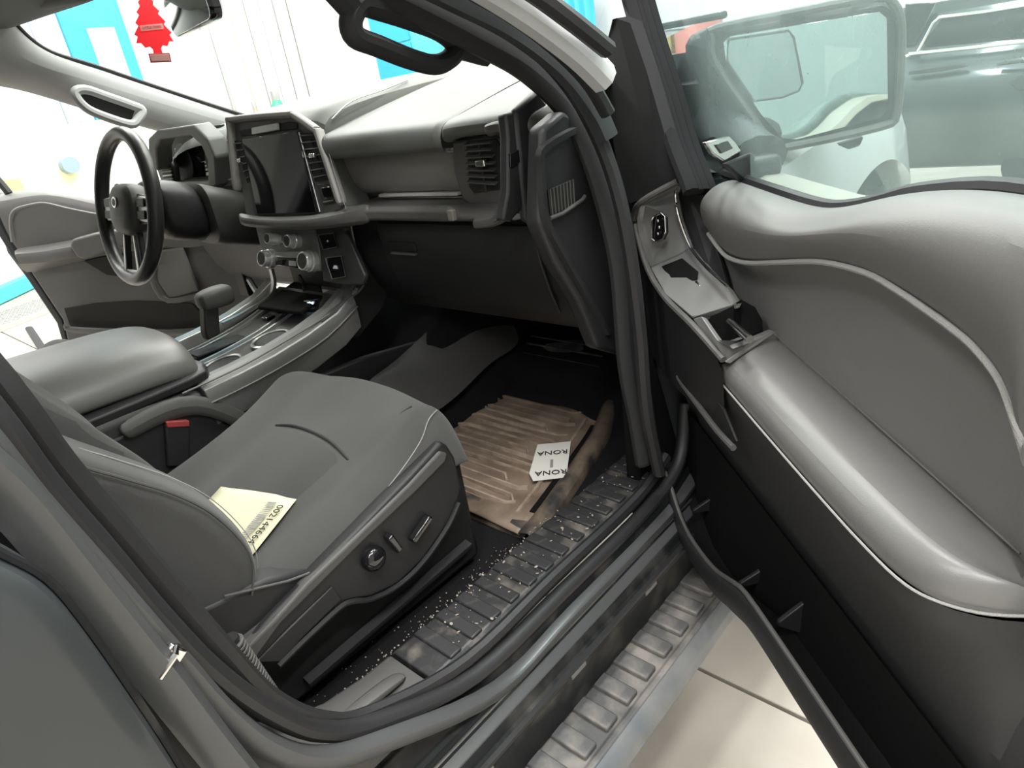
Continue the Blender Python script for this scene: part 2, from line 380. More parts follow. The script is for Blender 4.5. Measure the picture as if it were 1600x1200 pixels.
bottle(537, 88, .36, .07, M['blue'], 'small blue spray can on the far workbench', M['white'], 'spray can')
bottle(556, 84, .40, .07, M['steel'], 'tall grey spray can right of the blue can', M['white'], 'spray can')
bottle(575, 78, .38, .06, M['black'], 'dark spray can at the end of the far workbench', M['white'], 'spray can')
t = thing('cardboard_box', (WY(300, 150).x, yc - .2, 1.05), 'pale cardboard box of papers on the far workbench', 'box')
box('carton', (WY(300, 150).x, yc - .2, 1.13), (.5, .4, .16), mat('pale cardboard', (0.66, 0.56, 0.38), 0.8), t)
box('tray', (WY(280, 150).x, yc - .25, 1.24), (.45, .3, .05), M['steel'], t)
# tall thin stand pole
px_ = W(345, 100, 'y', yc - .7)
t = thing('stand_pole', (px_.x, yc - .7, 0), 'thin grey stand pole in front of the far workbench', 'pole')
cyl('pole', (px_.x, yc - .7, 1.2), (0, 0, 1), .018, 2.4, M['steel'], t)
cyl('base', (px_.x, yc - .7, .02), (0, 0, 1), .2, .04, M['steel'], t)
# blue drape and cabinet far ahead
p = W(905, 5, 'x', X1 - .5)
t = thing('blue_curtain', (p.x, p.y, 0), 'bright blue plastic curtain hanging ahead of the truck', 'curtain')
ringsA = []
for z in (0.3, 2.6):
    ringsA.append([V(p.x + .05 * math.sin(i * 1.3), p.y - .25 + i * .035, z) for i in range(16)])
loft('sheet', ringsA, M['blue'], t, closed=False, caps=False, solid=.01)
box('rod', (p.x, p.y, 2.62), (.04, .8, .04), M['steel'], t)
p = W(640, 60, "x", 6.6)
o = thing('blue_tool_cabinet', (p.x, p.y, 0), 'light blue tool cabinet seen through the pillar grab handle', 'cabinet')
box('body', (p.x, p.y, 2.05), (.6, .8, .9), M['cyan'], o)
for k in range(2): box('drawer', (p.x - .31, p.y, 1.83 + k * .43), (.03, .72, .40), M['blue'], o)
for k in (-1, 1): box('leg', (p.x, p.y + k * .36, .80), (.5, .05, 1.60), M['white'], o)
# driver-side yard: cyan hoist rail, chequer plate ramp, black post
t = thing('hoist_rail', (0.9, 2.9, 0), 'cyan painted hoist rail on the floor beyond the driver door', 'rail')
a, b = W(-60, 478, 'z', .16), W(60, 425, 'z', .16)
d = (b - a).normalized(); nn = V(-d.y, d.x, 0)
prism('rail_beam', [a - d, b + d * .6, b + d * .6 + nn * .16, a - d + nn * .16], (0, 0, -.15), M['cyan'], t)
t = thing('ramp_plate', (.8, 2.2, 0), 'bright chequer plate steel ramp beyond the driver door', 'ramp')
a, b = W(-60, 520, 'z', .05), W(100, 460, 'z', .05); d = (b - a).normalized(); nn = V(-d.y, d.x, 0)
steel_plate = mat('bright chequer steel', (0.62, 0.62, 0.60), 0.4, metal=0.4)
prism('plate', [a - nn * .35 - d * .3, b - nn * .35 + d * .5, b + nn * .30 + d * .5, a + nn * .30 - d * .3], (0, 0, -.05), steel_plate, t)
bm = bmesh.new(); L = (b - a).length + .8
stud = mat('raised chequer stud', (0.45, 0.45, 0.43), 0.35, metal=0.6)
for i in range(int(L / .05)):
    for j in range(12):
        c = a - d * .28 - nn * .32 + d * (.05 * i) + nn * (.052 * j) + V(0, 0, .003)
        ang = math.atan2(d.y, d.x) + (.8 if (i + j) % 2 else -.8)
        bmesh.ops.create_cube(bm, size=1, matrix=Matrix.Translation(c) @ Matrix.Rotation(ang, 4, 'Z') @ Matrix.Diagonal((.042, .013, .006, 1)))
o = bm_part('chequer_studs', bm, stud, t); o['kind'] = 'stuff'
p0, p1 = W(68, 548, 'z', .012), W(45, 512, 'z', .012)
t = tag(tube('rubber_strip', [p0, (p0 + p1) / 2, p1], .03, M['rubber'], n=8, r2=.012), 'short black rubber strip lying on the floor past the console', 'rubber strip')
t = thing('yellow_bin', W(90, 275, 'y', 4.6), 'pale yellow plastic bin seen through the driver window', 'bin')
p = W(95, 275, 'y', 4.6)
prism('bin_body', [p + V(-.26, 0, .05), p + V(.16, 0, .08), p + V(.14, 0, -p.z), p + V(-.2, 0, -p.z)], (0, .5, 0), M['yellow'], t, bevel=.02)
p = W(108, 258, 'y', 4.55); cyl('lid_knob', p, (0, 1, 0), .06, .1, mat('slate blue plastic', (0.25, 0.32, 0.42), 0.5), t)
# ================================================================== truck cab shell
cab = thing('pickup_cab', (0.3, 0, 0.45), 'dark grey pickup cab shell around the open passenger doorway', 'truck cab')
# --- doorway: nested strips that run down the B pillar and forward along the sill
def yz(px, py, y): return W(px, py, 'y', y)
def doorway(pts, tail):
    top = yz(*pts[0]); y0 = pts[0][2]
    return crom([V(top.x - .135, y0 + .15, 1.77), V(top.x - .06, y0 + .065, top.z + (1.77 - top.z) * .55)] + [yz(a, b, y) for a, b, y in pts] + [V(*q) for q in tail], 5)
# body side behind the strips
pillar_out = doorway([(-130, 640, -.93), (20, 780, -.93), (140, 925, -.93), (245, 1052, -.93), (345, 1180, -.93), (470, 1330, -.925)], [])
sweep('pillar_face', pillar_out, [(-.016, -.012), (.016, -.012), (.016, .006), (.006, .012), (-.010, .012), (-.016, .004)], M['paint_lit'], cab, up=V(0, -1, 0))
flange = doorway([(-110, 590, -.915), (52, 782, -.915), (150, 890, -.915), (245, 998, -.915), (290, 1047, -.912), (350, 1112, -.905), (420, 1165, -.90), (500, 1186, -.893), (600, 1160, -.888)],
                 [(.42, -.882, .64), (.6, -.878, .635), (.9, -.878, .635), (1.02, -.878, .66)])
sweep('door_flange', flange, [(-.010, -.01), (.012, -.01), (.012, .004), (.004, .009), (-.006, .009), (-.010, .003)], M['paint_lit'], cab, up=V(0, -1, 0))
seal = doorway([(-90, 560, -.90), (70, 760, -.90), (165, 868, -.90), (245, 962, -.90), (332, 1050, -.895), (420, 1112, -.885), (500, 1142, -.872), (590, 1128, -.865)],
               [(.40, -.862, .675), (.6, -.860, .668), (.85, -.860, .668), (.97, -.860, .70), (1.02, -.850, .80)])
sweep('door_seal', seal, circ(.011, 10, .013), M['rubber'], cab, up=V(0, -1, 0))
seal2 = doorway([(-60, 530, -.88), (95, 728, -.88), (190, 838, -.88), (270, 930, -.88), (345, 1015, -.878), (420, 1092, -.868), (500, 1126, -.856), (580, 1116, -.85)],
                [(.40, -.848, .690), (.6, -.846, .690), (.84, -.846, .690), (.95, -.846, .72)])
sweep('inner_seal_lip', seal2, circ(.012, 8, .010), M['plastic'], cab, up=V(0, -1, 0))
# pillar inner trim wall (behind the seal) and floor side
trim = doorway([(-120, 470, -.86), (60, 660, -.86), (170, 790, -.86), (300, 930, -.86)], [])
# bracket (striker) on the pillar
br = WP(262, 1032, V(.06, -.925, 1), V(0, -1, 0))
t_ = V(.55, 0, -.83).normalized()
rot = Matrix((t_, V(0, 1, 0), t_.cross(V(0, 1, 0)))).transposed()
o = box('striker_plate', br, (.016, .012, .026), M['chrome'], cab, rot=rot, bevel=.002); o['label'] = 'bright metal door striker'
tube('striker_loop', [br + rot @ V(-.006, -.008, -.012), br + rot @ V(-.008, -.016, -.008), br + rot @ V(-.008, -.016, .010), br + rot @ V(-.006, -.008, .013)], .0025, M['chrome'], cab)
# --- rocker, built as a long profile
prof = [(-.845, .60), (-.850, .668), (-.862, .672), (-.868, .655), (-.872, .640), (-.880, .634), (-.884, .622), (-.890, .612), (-.900, .606), (-.905, .594), (-.912, .588), (-.916, .575), (-.912, .560), (-.905, .50), (-.86, .46), (-.80, .46), (-.80, .60)]
rings = [[V(x, a, b) for a, b in prof] for x in (-.6, .1, .3, .6, .9, 1.3)]
loft('rocker_panel', rings, M['paint_dust'], cab, bevel=.002, ang=20)
sweep('rocker_glint', [V(.18, -.8835, .6245), V(.7, -.8835, .6245), V(1.15, -.8835, .6245)], circ(.0022, 6), M['silver'], cab)  # silver strip stands in for the glint on the rocker edge
sweep('rocker_drain_lip', [V(.18, -.9135, .588), V(.7, -.9135, .588), V(1.15, -.9135, .588)], [(-.004, -.003), (.004, -.003), (.004, .003), (-.004, .003)], M['rubber'], cab)
for k in range(4): box('rocker_clip', (.34 + k * .21, -.9145, .579), (.035, .006, .008), M['plastic_grey'], cab, bevel=.001)
# --- sill scuff plates
sp = thing('front_scuff_plate', (.65, -.80, .69), 'dirty black ribbed scuff plate along the doorway sill', 'scuff plate')
def sill_sec(x, y0=-.745, y1=-.842, z=.695): return [V(x, y0, z - .03), V(x, y0, z - .006), V(x, y0 - .008, z), V(x, y1 + .012, z), V(x, y1, z - .010), V(x, y1, z - .03)]
loft('plate', [sill_sec(x) for x in (.352, .5, .7, .98)], M['sill'], sp, bevel=.002)
rib0 = box('rib', (.40, -.792, .6965), (.022, .080, .006), M['sill'], sp, bevel=.0025)
for k in range(1, 14): copy_part(rib0, sp, (k * .042, 0, 0))
sp2 = thing('rear_scuff_plate', (.2, -.80, .69), 'smooth charcoal scuff plate at the foot of the pillar', 'scuff plate')
secs = [[p + V(0, dy, dz) for p in sill_sec(x)] for x, dy, dz in ((.346, 0, 0), (.30, 0, .002), (.24, .004, .008), (.18, .010, .03), (.13, .012, .08))]
loft('plate', secs, M['plastic_soft'], sp2, bevel=.002)
loft('raised_pad', [[V(x, -.80 - w + .01, .695 + h * .2), V(x, -.80 - w * .5, .697 + h), V(x, -.80 + w * .5, .697 + h), V(x, -.80 + w, .695 + h * .2)] for x, w, h in ((.335, .016, .002), (.315, .024, .014), (.24, .022, .020), (.18, .012, .030))], M['plastic_soft'], sp2, sub=1)
# --- cab floor, tunnel, firewall
cf = thing('cab_floor', (.6, 0, .64), 'black carpeted cab floor under the passenger seat', 'cab floor')
def floor_fn(u, v):
    x = -.5 + 1.85 * u; y = -.80 + 1.6 * v
    z = .648 + .14 * sstep(1.05, 1.25, x)
    h = .11 + .16 * sstep(.78, 1.05, x)
    z = max(z, .648 + h * sstep(.30, .22, abs(y + .0)))
    return V(x, y, z)
grid('carpet', floor_fn, 60, 60, M['carpet'], cf)
prism('firewall', [V(1.33, -.85, .6), V(1.33, .9, .6), V(1.33, .9, 1.40), V(1.33, -.85, 1.40)], (.03, 0, 0), M['black'], cf)
# carpet hump that rises to the toe board beside the tunnel
hump = [[W(a, b, 'y', y) for a, b, y in row] for row in (
    [(570, 596, -.22), (620, 565, -.20), (668, 515, -.19), (705, 488, -.19), (760, 480, -.19)],
    [(580, 602, -.24), (640, 570, -.225), (690, 520, -.215), (722, 492, -.21), (775, 486, -.21)],
    [(590, 625, -.27), (660, 600, -.27), (712, 548, -.26), (745, 515, -.255), (800, 500, -.25)],
    [(600, 680, -.29), (680, 650, -.29), (735, 600, -.29), (770, 560, -.28), (820, 540, -.28)])]
loft('tunnel_pad', hump, M['plastic_soft'], cf, closed=False, caps=False, sub=2)
# grit line along the carpet edge
bm = bmesh.new()
for k in range(600):
    x = random.uniform(.24, .72); y = -.741 + random.gauss(0, .006); s = random.uniform(.0005, .0015)
    if random.random() < .25: y += random.uniform(0, .06)
    bmesh.ops.create_icosphere(bm, subdivisions=1, radius=s, matrix=Matrix.Translation((x, y, .697 if y < -.745 else .655 + s)))
for k in range(90):
    bmesh.ops.create_icosphere(bm, subdivisions=1, radius=random.uniform(.0006, .0016), matrix=Matrix.Translation((random.uniform(.42, .95), random.uniform(-.835, -.75), .6975)))
for k in range(70):
    r_ = random.uniform(.0012, .0036)
    bmesh.ops.create_circle(bm, cap_ends=True, segments=6, radius=r_, matrix=Matrix.Translation((random.uniform(.40, .96), random.uniform(-.832, -.752), .7002)) @ Matrix.Rotation(random.random() * 3, 4, 'Z') @ Matrix.Diagonal((1, random.uniform(.3, .8), 1, 1)))
tag(bm_part('road_grit', bm, M['gravel']), 'pale road grit scattered along the edge of the sill', 'grit', kind='stuff')

# --- passenger A pillar: nested strips from the dash up to the roof
def ap(pts, n=5): return crom([W(a, b, 'y', y) for a, b, y in pts], n)
A1 = ap([(1012, 720, -.84), (1000, 640, -.835), (985, 560, -.83), (975, 420, -.83), (955, 320, -.82), (925, 225, -.80), (885, 150, -.775), (820, 85, -.75), (740, 38, -.73), (650, -10, -.71), (520, -75, -.69), (330, -170, -.66), (100, -330, -.64)])
sweep('pillar_trim', A1, [(-.035, -.012), (.03, -.016), (.036, .0), (.03, .016), (-.03, .02), (-.04, .006)], M['matte'], cab, up=V(0, -1, 0), sub=1)
A2 = ap([(1030, 740, -.875), (1010, 640, -.875), (1000, 520, -.875), (985, 400, -.87), (965, 300, -.86), (935, 215, -.84), (890, 135, -.815), (830, 72, -.79), (750, 20, -.77), (650, -35, -.75), (500, -110, -.73), (300, -220, -.70)])
sweep('pillar_seal', A2, circ(.010, 8, .012), M['rubber'], cab, up=V(0, -1, 0))
A3 = ap([(952, 215, -.86), (930, 170, -.85), (880, 105, -.83), (800, 42, -.80), (700, -10, -.78), (560, -80, -.76), (380, -190, -.74)])
sweep('pillar_flange', A3, [(-.014, -.01), (.014, -.01), (.014, .006), (.004, .012), (-.006, .010), (-.014, .004)], M['paint'], cab, up=V(0, -1, 0))
A4 = ap([(950, 178, -.89), (915, 122, -.88), (850, 60, -.86), (760, 0, -.84), (640, -60, -.82), (480, -150, -.80)])
sweep('pillar_seal_outer', A4, circ(.009, 8, .011), M['rubber'], cab, up=V(0, -1, 0))
A5 = ap([(949, 124, -.92), (905, 80, -.91), (830, 22, -.89), (740, -35, -.87), (600, -110, -.85)])
sweep('pillar_outer_reflection', A5, [(-.016, -.012), (.02, -.012), (.02, .002), (.006, .012), (-.008, .012), (-.016, .004)], M['pillar_grey'], cab, up=V(0, -1, 0))  # pale colour stands in for white reflections on the dark body paint
A6 = ap([(950, 78, -.94), (890, 30, -.93), (820, -20, -.91), (700, -90, -.89)])
sweep('windshield_moulding', A6, circ(.010, 8, .012), M['rubber'], cab, up=V(0, -1, 0))
prism('hinge_pillar', [W(a, b, 'y', -.825) for a, b in ((986, 470), (1000, 480), (1040, 620), (1062, 700), (1090, 830), (1030, 850), (1002, 800), (996, 690), (990, 600))], (0, .03, 0), M['recess_shade'], cab, bevel=.006)
tube('passenger_roof_rail', crom([A1[-1], V(.25, -.70, 1.755), V(.0, -.735, 1.775), V(-.3, -.745, 1.78), V(-1.2, -.74, 1.78)], 4), .035, M['matte'], cab, n=10)
# passenger grab handle: a thick loop under the pillar
gh = thing('passenger_grab_handle', W(630, 60, 'y', -.70), 'black grab handle loop on the passenger windshield pillar', 'grab handle')
loop = [W(a, b, 'y', -.70) for a, b in ((556, 14), (548, 35), (556, 58), (590, 72), (640, 92), (678, 101), (702, 92), (712, 72), (690, 50), (640, 30), (590, 14), (568, 8))]
sweep('handle_loop', crom(loop, 4, True), circ(.013, 10, .016), M['matte'], gh, up=V(0, -1, 0), closed=True)
for a, b, c, d in ((520, -20, 556, 20), (712, 72, 760, 86)):
    tube('handle_mount', [W(a, b, 'y', -.705), W((a + c) / 2, (b + d) / 2, 'y', -.70), W(c, d, 'y', -.70)], .016, M['matte'], gh)
# kick panel on the hinge side below the dash
kp = thing('passenger_kick_panel', W(900, 400, 'y', -.80), 'dark side panel with a vent grille beside the dashboard', 'trim panel')
pts = [W(a, b, 'y', -.795) for a, b in ((848, 200), (880, 172), (925, 196), (955, 330), (985, 470), (990, 560), (935, 545), (905, 470), (868, 410), (843, 350))]
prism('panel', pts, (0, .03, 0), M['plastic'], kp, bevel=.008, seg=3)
ridge = crom([W(a, b, 'y', -.798) for a, b in ((912, 196), (850, 232), (846, 262), (852, 340), (878, 395), (915, 460), (950, 520))], 4)
sweep('ridge', ridge, [(-.006, -.004), (.006, -.004), (.004, .005), (-.004, .005)], M['plastic'], kp, up=V(0, -1, 0))
gpts = [W(a, b, 'y', -.799) for a, b in ((857, 297), (898, 279), (900, 318), (861, 337))]
prism('grille_well', gpts, (0, .004, 0), M['black'], kp, bevel=.001)
for k in range(8):
    f = (k + .5) / 8
    a = gpts[0].lerp(gpts[1], f); b = gpts[3].lerp(gpts[2], f)
    tube('grille_bar', [a, (a + b) / 2, b], .0012, M['plastic_soft'], kp, n=6)
tube('grille_lip', [W(a, b, 'y', -.80) for a, b in ((860, 341), (880, 333), (910, 312), (914, 306))], .003, M['plastic_soft'], kp)
# --- driver A pillar with grab handle, header, headliner, windshield
dp = [[W(a, b, 'y', y) for a, b, y in r] for r in (
    [(405, 188, .80), (370, 179, .78), (250, 140, .76), (150, 106, .74), (80, 84, .72), (40, 56, .70), (10, 20, .68)],
    [(400, 200, .79), (365, 193, .77), (248, 158, .75), (140, 126, .73), (72, 106, .71), (28, 84, .69), (-10, 50, .67)],
    [(380, 215, .80), (330, 210, .79), (235, 190, .77), (120, 140, .76), (40, 128, .75), (-10, 118, .73), (-60, 100, .70)],
    [(365, 235, .84), (310, 222, .84), (225, 200, .84), (95, 160, .83), (20, 136, .82), (-40, 130, .80), (-90, 120, .78)])]
loft('driver_pillar_trim', dp, M['pillar_grey'], cab, closed=False, caps=False, sub=2, solid=.012)
tube('driver_pillar_edge', crom([p + V(0, -.002, .004) for p in dp[0]], 4), .006, M['rubber'], cab)
dg = thing('driver_grab_handle', W(170, 170, 'y', .73), 'light grey grab handle loop on the driver windshield pillar', 'grab handle')
lp = crom([W(a, b, 'y', .715) for a, b in ((118, 143), (122, 156), (140, 172), (175, 186), (205, 194), (216, 186), (222, 172), (205, 164), (165, 150), (135, 140))], 4, True)
sweep('handle_loop', lp, circ(.012, 10, .014), M['pillar_grey'], dg, up=V(0, -1, 0), closed=True)
prism('recess', [W(a, b, 'y', .735) for a, b in ((120, 146), (142, 170), (205, 190), (212, 170), (140, 146))], (0, .004, 0), M['black'], dg)
# header and headliner
hd = [(.60, .70, 1.705), (.66, .58, 1.715), (.715, .40, 1.713), (.735, .2, 1.712), (.745, 0, 1.715), (.735, -.2, 1.72), (.715, -.4, 1.735), (.66, -.58, 1.75), (.58, -.68, 1.76)]
rings = []
for (x, y, z) in hd:
    rings.append([V(x, y, z), V(x - .03, y, z - .012), V(x - .10, y, z + .01), V(x - .22, y * .98, z + .045), V(x - .5, y * .97, z + .07), V(-1.2, y * .97, z + .06)])
loft('headliner', rings, M['headliner'], cab, closed=False, caps=False, sub=2, solid=.012)
rings = [[V(x + .02, y * 1.03, z + .015), V(x - .05, y * 1.06, z + .06), V(x - .3, y * 1.08, z + .125), V(x - .9, y * 1.08, z + .15), V(-1.25, y * 1.08, z + .14)] for x, y, z in hd]
loft('roof_skin', rings, M['paint'], cab, closed=False, caps=False, sub=2)
# sun visor above the driver
vz = thing('sun_visor', W(60, 20, 'x', .62), 'grey sun visor folded up above the driver', 'sun visor')
vp = [W(a, b, 'x', .635) for a, b in ((-60, 30), (-10, 52), (28, 26), (100, 12), (140, 4), (150, -12), (60, -40))]
prism('visor_body', vp, (-.02, 0, .004), M['headliner'], vz, bevel=.007, seg=3)
# windshield glass between header and cowl
cowl = [(1.10, .80, 1.425), (1.28, .55, 1.45), (1.36, .2, 1.455), (1.36, -.2, 1.455), (1.28, -.55, 1.44), (1.08, -.80, 1.415)]
hd2 = [(.60, .70, 1.715), (.69, .48, 1.722), (.745, .17, 1.722), (.745, -.17, 1.728), (.69, -.48, 1.752), (.58, -.68, 1.765)]
loft('windshield', [[V(*a).lerp(V(*b), f) + V(.03, 0, .03) * math.sin(math.pi * f) for f in (0, .25, .5, .75, 1)] for a, b in zip(cowl, hd2)], M['glass'], cab, closed=False, caps=False, sub=2)
# rear-view mirror
rm = thing('rear_view_mirror', (.75, .06, 1.62), 'rear-view mirror hanging from the windshield top', 'rear-view mirror')
nrm = V(-.985, .12, -.03).normalized(); lx = V(0, 0, 1).cross(nrm).normalized()   # lx to the side, nrm faces rear
uz = nrm.cross(lx)
mc = W(292, 14, 'x', .745)
Rm = Matrix((lx, -nrm, uz)).transposed()
mw = .25; off = lx * 0.0
def mring(sc, d): return [mc + Rm @ V(a, d, b) for a, b in rrect(mw * sc, .075 * sc, .022 * sc, 5)]
loft('mirror_housing', [mring(.97, -.001), mring(1.0, .006), mring(.97, .022), mring(.80, .034)], M['gloss'], rm)
o = plate('mirror_glass', mc + Rm @ V(0, -.002, 0), mw * .955, .070, .003, .019, M['mirror'], rm, rot=Rm)
tube('mount_arm', [mc + Rm @ V(0, .03, .01), mc + V(.035, 0, .04), mc + V(.045, -.01, .085)], .012, M['black'], rm)
box('sensor_cover', mc + V(.05, -.02, .095), (.05, .09, .05), M['black'], rm, bevel=.01)
# pine tree air freshener
af = thing('air_freshener', W(240, 45, 'x', .79), 'red pine tree shaped card air freshener hanging behind the windshield', 'air freshener')
ac = W(238, 46, 'x', .79)
view = (CAM - ac); view.z = 0; view.normalize()
side = V(0, 0, 1).cross(view).normalized()
Ra = Matrix((side, -view, V(0, 0, 1))).transposed() @ Matrix.Rotation(math.radians(5), 3, 'Y')
half = [(.004, .088), (.010, .075), (.009, .066), (.016, .058), (.014, .050), (.024, .038), (.020, .032), (.032, .016), (.027, .010), (.040, -.008), (.034, -.012), (.040, -.026), (.030, -.026), (.024, -.036), (.014, -.034), (.009, -.040), (.010, -.052)]
out = [(a, b) for a, b in half] + [(-a * 1.02, b - .002) for a, b in reversed(half)]
prism('tree_card', [ac + Ra @ V(a, -.0008, b) for a, b in out], Ra @ V(0, .0016, 0), M['red'], af, bevel=0, smooth=False)
plate('name_band', ac + Ra @ V(0, -.0016, .004), .050, .012, .001, .001, M['pinkish'], af, rot=Ra @ Matrix.Rotation(math.radians(-4), 3, 'Y'))
text('lettering', 'LITTLE TREES', .0068, ac + Ra @ V(0, -.0024, .004), Ra @ Matrix.Rotation(math.radians(-4), 3, 'Y'), M['red_plastic'], af)
plate('base_band', ac + Ra @ V(.002, -.0008, -.060), .046, .020, .0016, .001, M['red_plastic'], af, rot=Ra)
plate('base_label', ac + Ra @ V(.002, -.002, -.060), .040, .014, .001, .001, M['pinkish'], af, rot=Ra)
tube('string', [ac + Ra @ V(0, 0, .086), ac + V(-.03, 0, .11), V(.735, ac.y, 1.722)], .0007, M['white'], af, n=5)
# ================================================================== passenger seat
ps = thing('car_seat_assembly', (.35, -.48, .66), 'charcoal cloth front passenger seat with grey stitching', 'seat')
ZC_ = [(.10, .868), (.20, .872), (.30, .885), (.40, .908), (.465, .928), (.53, .954), (.575, .968), (.602, .962), (.620, .938), (.628, .90), (.622, .82)]
cross = [(-.222, -.15), (-.222, -.07), (-.232, -.028), (-.258, -.006), (-.292, -.006), (-.335, -.012), (-.36, -.016), (-.42, -.006), (-.48, -.004), (-.54, -.006), (-.598, -.016), (-.625, -.010), (-.655, -.002), (-.682, -.010), (-.702, -.038), (-.712, -.075), (-.708, -.115), (-.70, -.15)]
def cush(y, dz, x, z, f):       # f: 0 at the back, 1 at the front crest
    k = 1.0 + .25 * f
    dz2 = dz
    if -.34 > y > -.60: dz2 = dz + .006 * f
    xo = -.036 * max(0, (abs(y + .47) - .12) / .12) ** 1.5 * sstep(.50, .58, x)     # rounded corners in plan
    return V(x + xo, y, max(z + dz2, .80 if x < .56 or y > -.64 else .87))
rings = []
for x, z in ZC_:
    f = sstep(.3, .58, x)
    rings.append([cush(y, dz, x, z, f) for y, dz in cross])
loft('cushion', rings, M['fabric'], ps, closed=False, caps=False, sub=2)
def on_c(x, y, lift=.0012):     # a point on the cushion surface
    return cush(y, lerp([(-a, b) for a, b in cross], -y) + lift, x, clerp(ZC_, x), sstep(.3, .58, x))
# insert panel sits proud between the seams
rings = []
for i in range(13):
    x = .14 + (.452 - .14) * i / 12
    w = lerp([(.14, .0), (.35, .0), (.452, .004)], x)
    ys_ = [-.372 + w, -.40, -.44, -.48, -.52, -.56, -.588 - w]
    e = .0035 if i < 12 else .0
    rings.append([on_c(x + (.009 * ((y + .48) / .11) ** 2 * -1 + .009) * (i / 12), y, (e if 0 < j < 6 else 0)) for j, y in enumerate(ys_)])
loft('insert_panel', rings, M['fabric2'], ps, closed=False, caps=False)
tube('insert_seam', crom([on_c(x, y, .001) for x, y in ((.460, -.368), (.464, -.42), (.465, -.48), (.462, -.54), (.453, -.594))], 4), .0026, M['seam'], ps, n=6)
tube('side_seam', crom([on_c(x, y, -.0005) for x, y in ((.18, -.597), (.30, -.598), (.40, -.598), (.452, -.596), (.50, -.60), (.55, -.612), (.575, -.622))], 4), .0018, M['seam'], ps, n=6)
tube('side_seam', crom([on_c(x, y, -.0005) for x, y in ((.18, -.365), (.30, -.364), (.40, -.364), (.455, -.366))], 4), .0018, M['seam'], ps, n=6)
st = crom([on_c(x, y, .0008) for x, y in ((.24, -.700), (.30, -.697), (.38, -.694), (.46, -.692), (.53, -.690), (.575, -.684), (.60, -.672))], 6)
tube('stitching', st, .0008, M['thread'], ps, n=6)
# side trim: long plastic valance with a grooved handle, switches
YT = -.712
def T_(a, b, y=YT): return W(a, b, 'y', y)
top = [(690, 702), (640, 757), (560, 835), (480, 912), (430, 965), (373, 1024)]
trim = [T_(a, b) for a, b in ((372, 1026), (385, 1040), (437, 1040), (470, 1005), (540, 942), (580, 935), (622, 915), (662, 876), (700, 822), (716, 790), (722, 760), (712, 715), (700, 696), (690, 690), (640, 745), (560, 828), (480, 908), (425, 965))]
prism('side_valance', trim, (0, .05, 0), M['plastic'], ps, bevel=.006, seg=3)
bar = [T_(a, b, YT - .004) for a, b in ((372, 1027), (430, 968), (480, 912), (560, 836), (640, 757), (688, 705), (700, 708), (697, 722), (650, 770), (570, 845), (490, 925), (440, 975), (395, 1038))]
prism('valance_rail', bar, (0, .02, 0), M['plastic_soft'], ps, bevel=.004, seg=3)
prism('valance_groove', [T_(a, b, YT - .003) for a, b in ((400, 1036), (450, 984), (520, 916), (535, 936), (470, 1000), (440, 1035))], (0, .004, 0), M['plastic'], ps, bevel=.002)
tube('valance_edge', crom([T_(a, b, YT - .003) for a, b in ((436, 1040), (470, 1006), (528, 952), (550, 940), (580, 936), (622, 915), (662, 877), (700, 822), (717, 785))], 4), .004, M['plastic'], ps)
# shield behind the valance to the seat-back pivot, seat base below
prism('pivot_shield', [T_(a, b, YT + .012) for a, b in ((288, 965), (330, 945), (420, 905), (490, 890), (480, 912), (425, 965), (373, 1022), (340, 1010))], (0, .04, 0), M['plastic'], ps, bevel=.006)
tube('shield_edge', [T_(a, b, YT + .010) for a, b in ((350, 932), (400, 920), (450, 908), (490, 893))], .0018, M['plastic_soft'], ps)
prism('seat_base', [V(.16, -.68, .665), V(.60, -.68, .665), V(.60, -.68, .86), V(.16, -.68, .84)], (0, .42, 0), M['black'], ps, bevel=.01)
sweep('slide_rail', [T_(480, 1068, -.69), T_(600, 965, -.69), T_(733, 850, -.69)], [(-.008, -.006), (.008, -.006), (.008, .004), (.002, .008), (-.004, .008)], M['plastic'], ps, up=V(0, -1, 0))
c = T_(584, 873, YT - .006)
lathe('lumbar_knob', c, (0, -1, 0), [(.0185, -.004), (.0185, .004), (.015, .009), (.008, .012), (.001, .0125)], M['gloss'], ps, n=24)
sw = (T_(700, 750) - T_(600, 840)).normalized(); up_ = V(0, -1, 0).cross(sw).normalized()
Rs = Matrix((sw, V(0, 1, 0), up_)).transposed()
box('recline_switch', T_(614, 848, YT - .008), (.011, .016, .034), M['gloss'], ps, rot=Rs @ Matrix.Rotation(-.15, 3, 'Y'), bevel=.003)
box('slide_switch', T_(657, 826, YT - .008), (.046, .014, .010), M['gloss'], ps, rot=Rs @ Matrix.Rotation(-.30, 3, 'Y'), bevel=.003)
# backrest: main body plus passenger-side bolster
def BK(a, b, y): return W(a, b, 'y', y)
front_c = [BK(a, b, -.44) for a, b in ((238, 735), (225, 705), (150, 660), (80, 632), (20, 615), (-40, 595))]
prof_c = [(.232, .955), (.222, 1.01), (.20, 1.06), (.16, 1.13), (.12, 1.20), (.07, 1.30), (.0, 1.45)]
rings = []
for y, dx, dz in ((-.215, -.05, 0), (-.222, -.015, 0), (-.25, .006, 0), (-.30, 0.0, 0), (-.36, -.012, 0), (-.48, -.015, 0), (-.58, -.01, 0), (-.62, .0, 0)):
    rings.append([V(x + dx, y, z + dz) for x, z in prof_c] + [V(x - .13 + dx * .3, y, z + .02) for x, z in reversed(prof_c)])
loft('backrest', rings, M['fabric'], ps, sub=2)
bol = [(.160, .858), (.205, .838), (.238, .856), (.254, .90), (.250, .945), (.228, 1.005), (.195, 1.055), (.15, 1.105), (.11, 1.15), (.07, 1.22), (.02, 1.33), (-.10, 1.33), (-.02, 1.10), (.05, .95), (.10, .88)]
